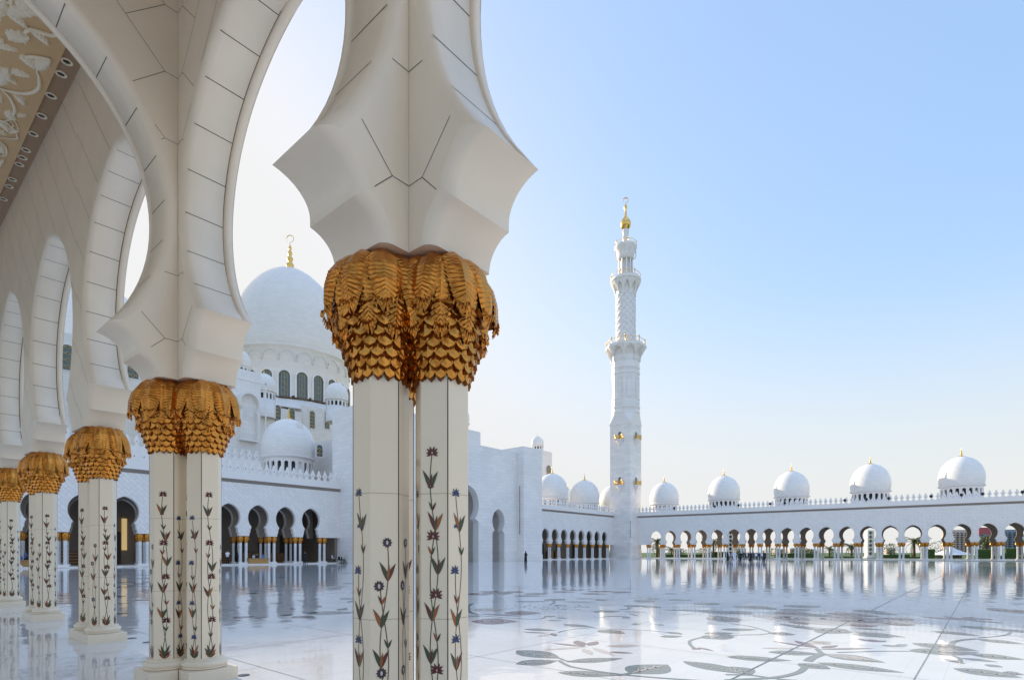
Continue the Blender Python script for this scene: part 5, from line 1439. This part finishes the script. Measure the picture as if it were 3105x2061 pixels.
for i, (px, b, h, sc, lb) in enumerate([(2772, 32, 4.3, 1.35, 'large date palm seen through the arch beneath the fourth dome'), (2990, 30, 4.4, 1.45, 'date palm in front of the red and blue building'), (2582, 34, 3.0, 1.1, 'date palm left of the garden obelisk'),
                                    (2515, 36, 2.6, 1.0, 'dark low palm in the arch left of centre of the right arcade'), (2163, 24, 4.6, 1.2, 'dark palm seen through the fifth arch from the minaret'), (1992, 20, 4.6, 1.3, 'dense tree like palm in the first arch beside the minaret'), (2036, 34, 2.6, 1.0, 'small palm in the second arch beside the minaret'), (2000, 26, 2.2, 1.2, 'low palm at the foot of the first arch')]):
    palm(px, U(px, b), h, sc, lb, i)
def bush(px, d, w, h, label, seed, group='trees and shrubs in the garden'):
    r = random.Random(seed); x, y = at(px, d); t = thing('garden_tree', label, 'tree', (x, y, -.08), 0, group)
    m = MB(); m.tube([(0, 0, 0), (.1, 0, h*.5)], [.15, .08], 'bark', 6)
    for k in range(5):
        a = r.uniform(0, 6.28); m.tube([(.05, 0, h*.3), (w*.3*cos(a), w*.3*sin(a), h*.75)], [.06, .02], 'bark', 5)
    m.build('trunk', t)
    m = MB()
    for k in range(420):
        a = r.uniform(0, 6.28); q = r.random()**.5; zz = r.uniform(-1, 1); rr = w*.5*q*sqrt(max(0, 1-zz*zz)); p = Vector((rr*cos(a), rr*sin(a), h*.62+h*.38*zz+r.uniform(-.1, .1)))
        s1 = r.uniform(.12, .26); n1 = Vector((r.uniform(-1, 1), r.uniform(-1, 1), r.uniform(-1, 1))).normalized(); n2 = n1.orthogonal().normalized()
        m.add([p+n1*s1, p+n2*s1*.6, p-n1*s1, p-n2*s1*.6], [(0, 1, 2, 3)], 'palm_leaf' if k % 3 == 0 else 'hedge')
    m.build('crown', t)
for i, (px, b, w_, h, lb) in enumerate([(2845, 60, 9, 5.0, 'thin pale tree between the large palm and the tent'), (2240, 40, 4, 4.8, 'rounded shrub beside the tall garden obelisk'), (2425, 34, 5, 3.2, 'brownish shrub seen through the third dome arch'), (2455, 36, 4, 2.6, 'low olive shrub right of the brownish one'), (2350, 50, 8, 3.0, 'low green tree behind the visitors'), (2060, 48, 6, 3.0, 'green tree in the third arch from the minaret'), (2130, 46, 6, 3.0, 'green tree behind the fourth arch from the minaret'), (2700, 70, 5, 4.6, 'dark shrub before the little white houses')]):
    bush(px, U(px, b), w_, h, lb, i+20)
def hedge(px0, px1, b, h, label, w_=1.6):
    d = (U(px0, b)+U(px1, b))/2; x0, y0 = at(px0, U(px0, b)); x1, y1 = at(px1, U(px1, b)); L = sqrt((x1-x0)**2+(y1-y0)**2)
    m = MB(); nx = max(3, int(L/.5)); r = random.Random(int(px0))
    vs = []; 
    prof_ = [(0, 0), (0, h*.5), (.08, h*.95), (w_*.5, h), (w_-.08, h*.95), (w_, h*.5), (w_, 0)]
    for i in range(nx+1):
        for (yy, zz) in prof_: vs.append((L*i/nx+r.uniform(-.08, .08), yy+r.uniform(-.08, .08), zz+r.uniform(-.07, .07)*(zz > 0)))
    k = len(prof_); fs = [(i*k+j, i*k+j+1, (i+1)*k+j+1, (i+1)*k+j) for i in range(nx) for j in range(k-1)]+[tuple(range(k)), tuple(reversed([nx*k+j for j in range(k)]))]
    m.add(vs, fs, 'hedge'); m.mesh
    o = m.build('hedge', loc=(x0, y0, -.08), rz=math.atan2(y1-y0, x1-x0), recalc=True); tag(o, label, 'hedge', 'clipped hedges in the garden')
hedge(2020, 2160, 22, 1.1, 'long low hedge behind the arches next to the minaret'); hedge(2150, 2200, 26, 1.9, 'dark clipped hedge in the fifth arch from the minaret')
hedge(2360, 2470, 24, 1.5, 'low hedge behind the right part of the visitors'); hedge(2500, 2620, 26, .7, 'thin hedge strip left of the garden obelisk'); hedge(2660, 2760, 24, 1.2, 'low hedge right of the garden obelisk')
hedge(2812, 2835, 20, 2.5, 'tall dark clipped hedge block left of the white tent'); hedge(2962, 3012, 20, 2.4, 'tall bright hedge block right of the white tent'); hedge(3050, 3085, 20, 2.6, 'dark hedge block at the right edge'); hedge(2745, 2830, 30, .6, 'thin hedge under the large palm'); hedge(3010, 3120, 22, .9, 'low hedge at the far right edge')
# pale garden wall behind the arcade
m = MB(); x0, y0 = at(1950, U(1950, 15)); x1, y1 = at(3200, U(3200, 15)); m.box(0, sqrt((x1-x0)**2+(y1-y0)**2), 0, .3, 0, .35, 'white_marble')
tag(m.build('garden_kerb', loc=(x0, y0, -.08), rz=math.atan2(y1-y0, x1-x0)), 'low pale kerb wall along the garden behind the right arcade', 'wall')
# obelisk lamp towers with round holes
ob = thing('garden_obelisk', 'tall white tower with a row of round openings seen through the fifth dome side arch', 'obelisk', (*at(2636, U(2636, 26)), -.08), face, 'pierced white towers in the garden')
d_ = U(2636, 26); H_ = zat(1606, d_)
def holes(mb, w, h, n, dep_):
    k = 14; cz = h*.10; st = (h*.86)/n
    for i in range(n):
        c = h*.12+st*(i+.5); r_ = min(w*.66, st*.42)
        outer = [(-w, c-st/2), (w, c-st/2), (w, c+st/2), (-w, c+st/2)]
        ring = [(r_*cos(2*pi*q/16), c+r_*sin(2*pi*q/16)) for q in range(16)]
        sqr = []
        for q in range(16):
            a = 2*pi*q/16; m_ = max(abs(cos(a)), abs(sin(a))); sqr.append((w*cos(a)/m_, c+st/2*sin(a)/m_))
        for yy in (-dep_, dep_): mb.add([(x, yy, z) for x, z in ring]+[(x, yy, z) for x, z in sqr], [(q, (q+1) % 16, 16+(q+1) % 16, 16+q) for q in range(16)], 'white_marble')
        mb.add([(x, -dep_, z) for x, z in ring]+[(x, dep_, z) for x, z in ring], [(q, (q+1) % 16, 16+(q+1) % 16, 16+q) for q in range(16)], 'white_marble')
        mb.add([(x*1.1, dep_*.5, c+(z-c)*1.1) for x, z in ring], [tuple(range(16))], 'window_dark')
    for sx in (-w, w): mb.add([(sx, -dep_, h*.12), (sx, dep_, h*.12), (sx, dep_, h*.98), (sx, -dep_, h*.98)], [(0, 1, 2, 3)], 'white_marble')
    mb.box(-w*1.15, w*1.15, -dep_*1.15, dep_*1.15, 0, h*.12-.003, 'white_marble'); mb.box(-w, w, -dep_, dep_, h*.98+.003, h, 'white_marble')
m = MB(); holes(m, .85, H_, 6, .6); m.build('pierced_shaft', ob)
m = MB(); m.box(-1.5, 1.5, -1.2, 1.2, 0, .5, 'white_marble'); m.build('pedestal', ob)
ob2 = copy_tree(ob); x, y = at(2213, U(2213, 30)); ob2.location = (x, y, -.08); ob2.scale = (1.05, 1.05, 1.12); ob2['label'] = 'tall white tower with round openings seen through the sixth arch from the minaret'
# tent
d_ = U(2885, 34); x, y = at(2885, d_)
tn = thing('tent', 'white peaked canvas tent beyond the arcade below the fifth dome', 'tent', (x, y, -.08), face)
hw = 49/F*d_; zt_ = zat(1656, d_); ze = zat(1680, d_)
m = MB(); pts = []
for i in range(7):
    t = i/6; r_ = hw*(1-t)+.05; z = ze+(zt_-ze)*(t**1.7)
    pts.append((r_*1.3, z))
m.lathe(pts, 'tent_canvas', 4, a0=pi/4, smooth=False); m.build('canopy', tn)
m = MB()
for sx in (-1, 1):
    for sy in (-1, 1): mp0 = MB(); mp0.tube([(sx*hw*.88, sy*hw*.88, 0), (sx*hw*.88, sy*hw*.88, ze)], .1, 'tent_canvas', 6); mp0.build('pole', tn)
m.box(-hw*.85, hw*.85, hw*.4, hw*.42, 0, ze-.2, 'tent_canvas'); m.build('side_panel', tn)
m = MB(); m.box(-hw*.5, hw*.5, -hw*.2, 0, 0, 1.0, 'pavement'); m.box(-hw*.35, hw*.3, -hw*.21, -hw*.201, .3, .9, 'window_dark'); m.build('serving_bench', tn)
# apartment buildings
def block(px0, px1, ytop, d, label, mat, rows, cols, roofmat=None, step=0, ybase=1674):
    x, y = at((px0+px1)/2, d); w2 = (px1-px0)/2/F*d; H = zat(ytop, d)
    t = thing('apartment_building', label, 'building', (x, y, -.08), face, 'apartment blocks beyond the garden')
    m = MB(); m.box(-w2, w2, 0, w2*1.2, 0, H, mat); m.build('wall', t)
    if roofmat: m = MB(); m.box(-w2*1.02, w2*1.02, -.2, w2, H*.80, H+.8, roofmat); m.build('roof_band', t)
    for i in range(rows):
        z0 = H*.06+H*.88/rows*i
        if roofmat and z0 > H*.78: continue
        for j in range(cols):
            xx = -w2+2*w2/cols*(j+.5); ww = w2/cols*.55; hh = H*.88/rows*.5
            m = MB(); m.box(xx-ww, xx+ww, -.25, -.02, z0, z0+hh, 'window_dark'); m.box(xx-ww*1.2, xx+ww*1.2, -1.3, -.27, z0-.35, z0-.02, mat); m.build('window', t)
block(2885, 2948, 1605, 300, 'pink white apartment tower with rows of balconies seen under the fifth dome', 'apartment_pink', 10, 5)
block(2968, 3016, 1602, 320, 'dark blue building with a red top behind the palm', 'apartment_blue', 8, 3, 'apartment_red')
block(3040, 3100, 1604, 330, 'grey blue apartment tower at the right edge with balcony bands', 'apartment_blue', 10, 4)
block(2858, 2866, 1616, 380, 'slim pale tower left of the pink apartment block', 'apartment_pink', 9, 1)
for i, (px0, px1, yt_) in enumerate([(2040, 2066, 1664), (2350, 2380, 1663), (2395, 2440, 1661), (2445, 2475, 1664), (2690, 2715, 1660), (2230, 2262, 1662)]):
    block(px0, px1, yt_, 420+i*7, ['low hazy town block in the third arch from the minaret', 'low pale town block behind the visitors', 'wider low pale town block in the tenth arch', 'low town block right of the wider one', 'little white house left of the large palm', 'low town block behind the sixth arch'][i], 'apartment_pink', 2, 3)
# ------------------------------------------------------------------ world, sun, camera
W_ = bpy.data.worlds.new('World'); S.world = W_; W_.use_nodes = True
nt = W_.node_tree; bg = nt.nodes['Background']
sky = nt.nodes.new('ShaderNodeTexSky'); sky.sky_type = 'NISHITA'; sky.sun_disc = False
SUN_EL = R(19.0); SUN_AZ_VIEW = R(-45)            # from the view axis, negative = left
dirx = cos(YAW-SUN_AZ_VIEW); diry = sin(YAW-SUN_AZ_VIEW)
sky.sun_elevation = SUN_EL; sky.sun_rotation = math.atan2(dirx, diry)
sky.air_density = 1.0; sky.dust_density = 1.6; sky.ozone_density = 1.0
# soften the glare round the hidden sun: brightness compressed, haze pale; dim unseen sky lifted as added fill
bw = nt.nodes.new('ShaderNodeRGBToBW'); nt.links.new(sky.outputs[0], bw.inputs[0])
dv = N(nt, 'ShaderNodeMath', operation='DIVIDE'); dv.inputs[1].default_value = 1.366; nt.links.new(bw.outputs[0], dv.inputs[0])
pw = N(nt, 'ShaderNodeMath', operation='POWER'); pw.inputs[1].default_value = -.58; nt.links.new(dv.outputs[0], pw.inputs[0])
pw2 = N(nt, 'ShaderNodeMath', operation='POWER'); pw2.inputs[1].default_value = -1.9; nt.links.new(dv.outputs[0], pw2.inputs[0])  # lifts the dim unseen sky above its natural brightness as added fill
mq_ = N(nt, 'ShaderNodeMath', operation='MAXIMUM'); nt.links.new(pw.outputs[0], mq_.inputs[0]); nt.links.new(pw2.outputs[0], mq_.inputs[1])
mn_ = N(nt, 'ShaderNodeMath', operation='MINIMUM'); mn_.inputs[1].default_value = 3.5; nt.links.new(mq_.outputs[0], mn_.inputs[0])
sc_ = N(nt, 'ShaderNodeVectorMath', operation='SCALE'); nt.links.new(sky.outputs[0], sc_.inputs[0]); nt.links.new(mn_.outputs[0], sc_.inputs['Scale'])
l1 = N(nt, 'ShaderNodeMath', operation='MULTIPLY'); nt.links.new(bw.outputs[0], l1.inputs[0]); nt.links.new(mn_.outputs[0], l1.inputs[1])
mr_ = N(nt, 'ShaderNodeMapRange'); mr_.interpolation_type = 'SMOOTHSTEP'; mr_.inputs['From Min'].default_value = 1.5; mr_.inputs['From Max'].default_value = 2.7; nt.links.new(l1.outputs[0], mr_.inputs['Value'])
mx_ = N(nt, 'ShaderNodeMix', data_type='RGBA'); mx_.inputs[7].default_value = (2.12, 2.12, 2.14, 1)
nt.links.new(mr_.outputs[0], mx_.inputs[0]); nt.links.new(sc_.outputs[0], mx_.inputs[6])
tcw = nt.nodes.new('ShaderNodeTexCoord'); sw = nt.nodes.new('ShaderNodeSeparateXYZ'); nt.links.new(tcw.outputs['Generated'], sw.inputs[0])
mh = N(nt, 'ShaderNodeMapRange'); mh.interpolation_type = 'SMOOTHSTEP'; mh.inputs['From Min'].default_value = -.02; mh.inputs['From Max'].default_value = .42; mh.inputs['To Min'].default_value = .95; mh.inputs['To Max'].default_value = 0
nt.links.new(sw.outputs['Z'], mh.inputs['Value'])
mx2 = N(nt, 'ShaderNodeMix', data_type='RGBA'); mx2.inputs[7].default_value = (1.99, 2.0, 2.0, 1)
nt.links.new(mh.outputs[0], mx2.inputs[0]); nt.links.new(mx_.outputs[2], mx2.inputs[6]); nt.links.new(mx2.outputs[2], bg.inputs['Color']); bg.inputs['Strength'].default_value = .15
sun = bpy.data.lights.new('sun', 'SUN'); sun.energy = 2.2; sun.angle = R(.5); sun.color = (1, .86, .68)
so = bpy.data.objects.new('sun', sun); COL.objects.link(so)
D_ = Vector((dirx*cos(SUN_EL), diry*cos(SUN_EL), sin(SUN_EL)))
so.rotation_euler = D_.to_track_quat('Z', 'Y').to_euler()
cam = bpy.data.cameras.new('camera'); co = bpy.data.objects.new('camera', cam); COL.objects.link(co)
co.location = (0, 0, EYE); co.rotation_euler = (pi/2, 0, YAW-pi/2)
cam.sensor_width = 36; cam.lens = 36*F/3105; cam.shift_y = (HY-1030.5)/3105; cam.clip_start = .1; cam.clip_end = 6000
S.camera = co
S.view_settings.view_transform = 'Standard'; S.view_settings.look = 'None'; S.view_settings.gamma = 1
S.view_settings.exposure = 1.5
S.cycles.max_bounces = 8; S.cycles.diffuse_bounces = 5; S.cycles.glossy_bounces = 4
S.cycles.use_adaptive_sampling = True; S.cycles.use_denoising = True
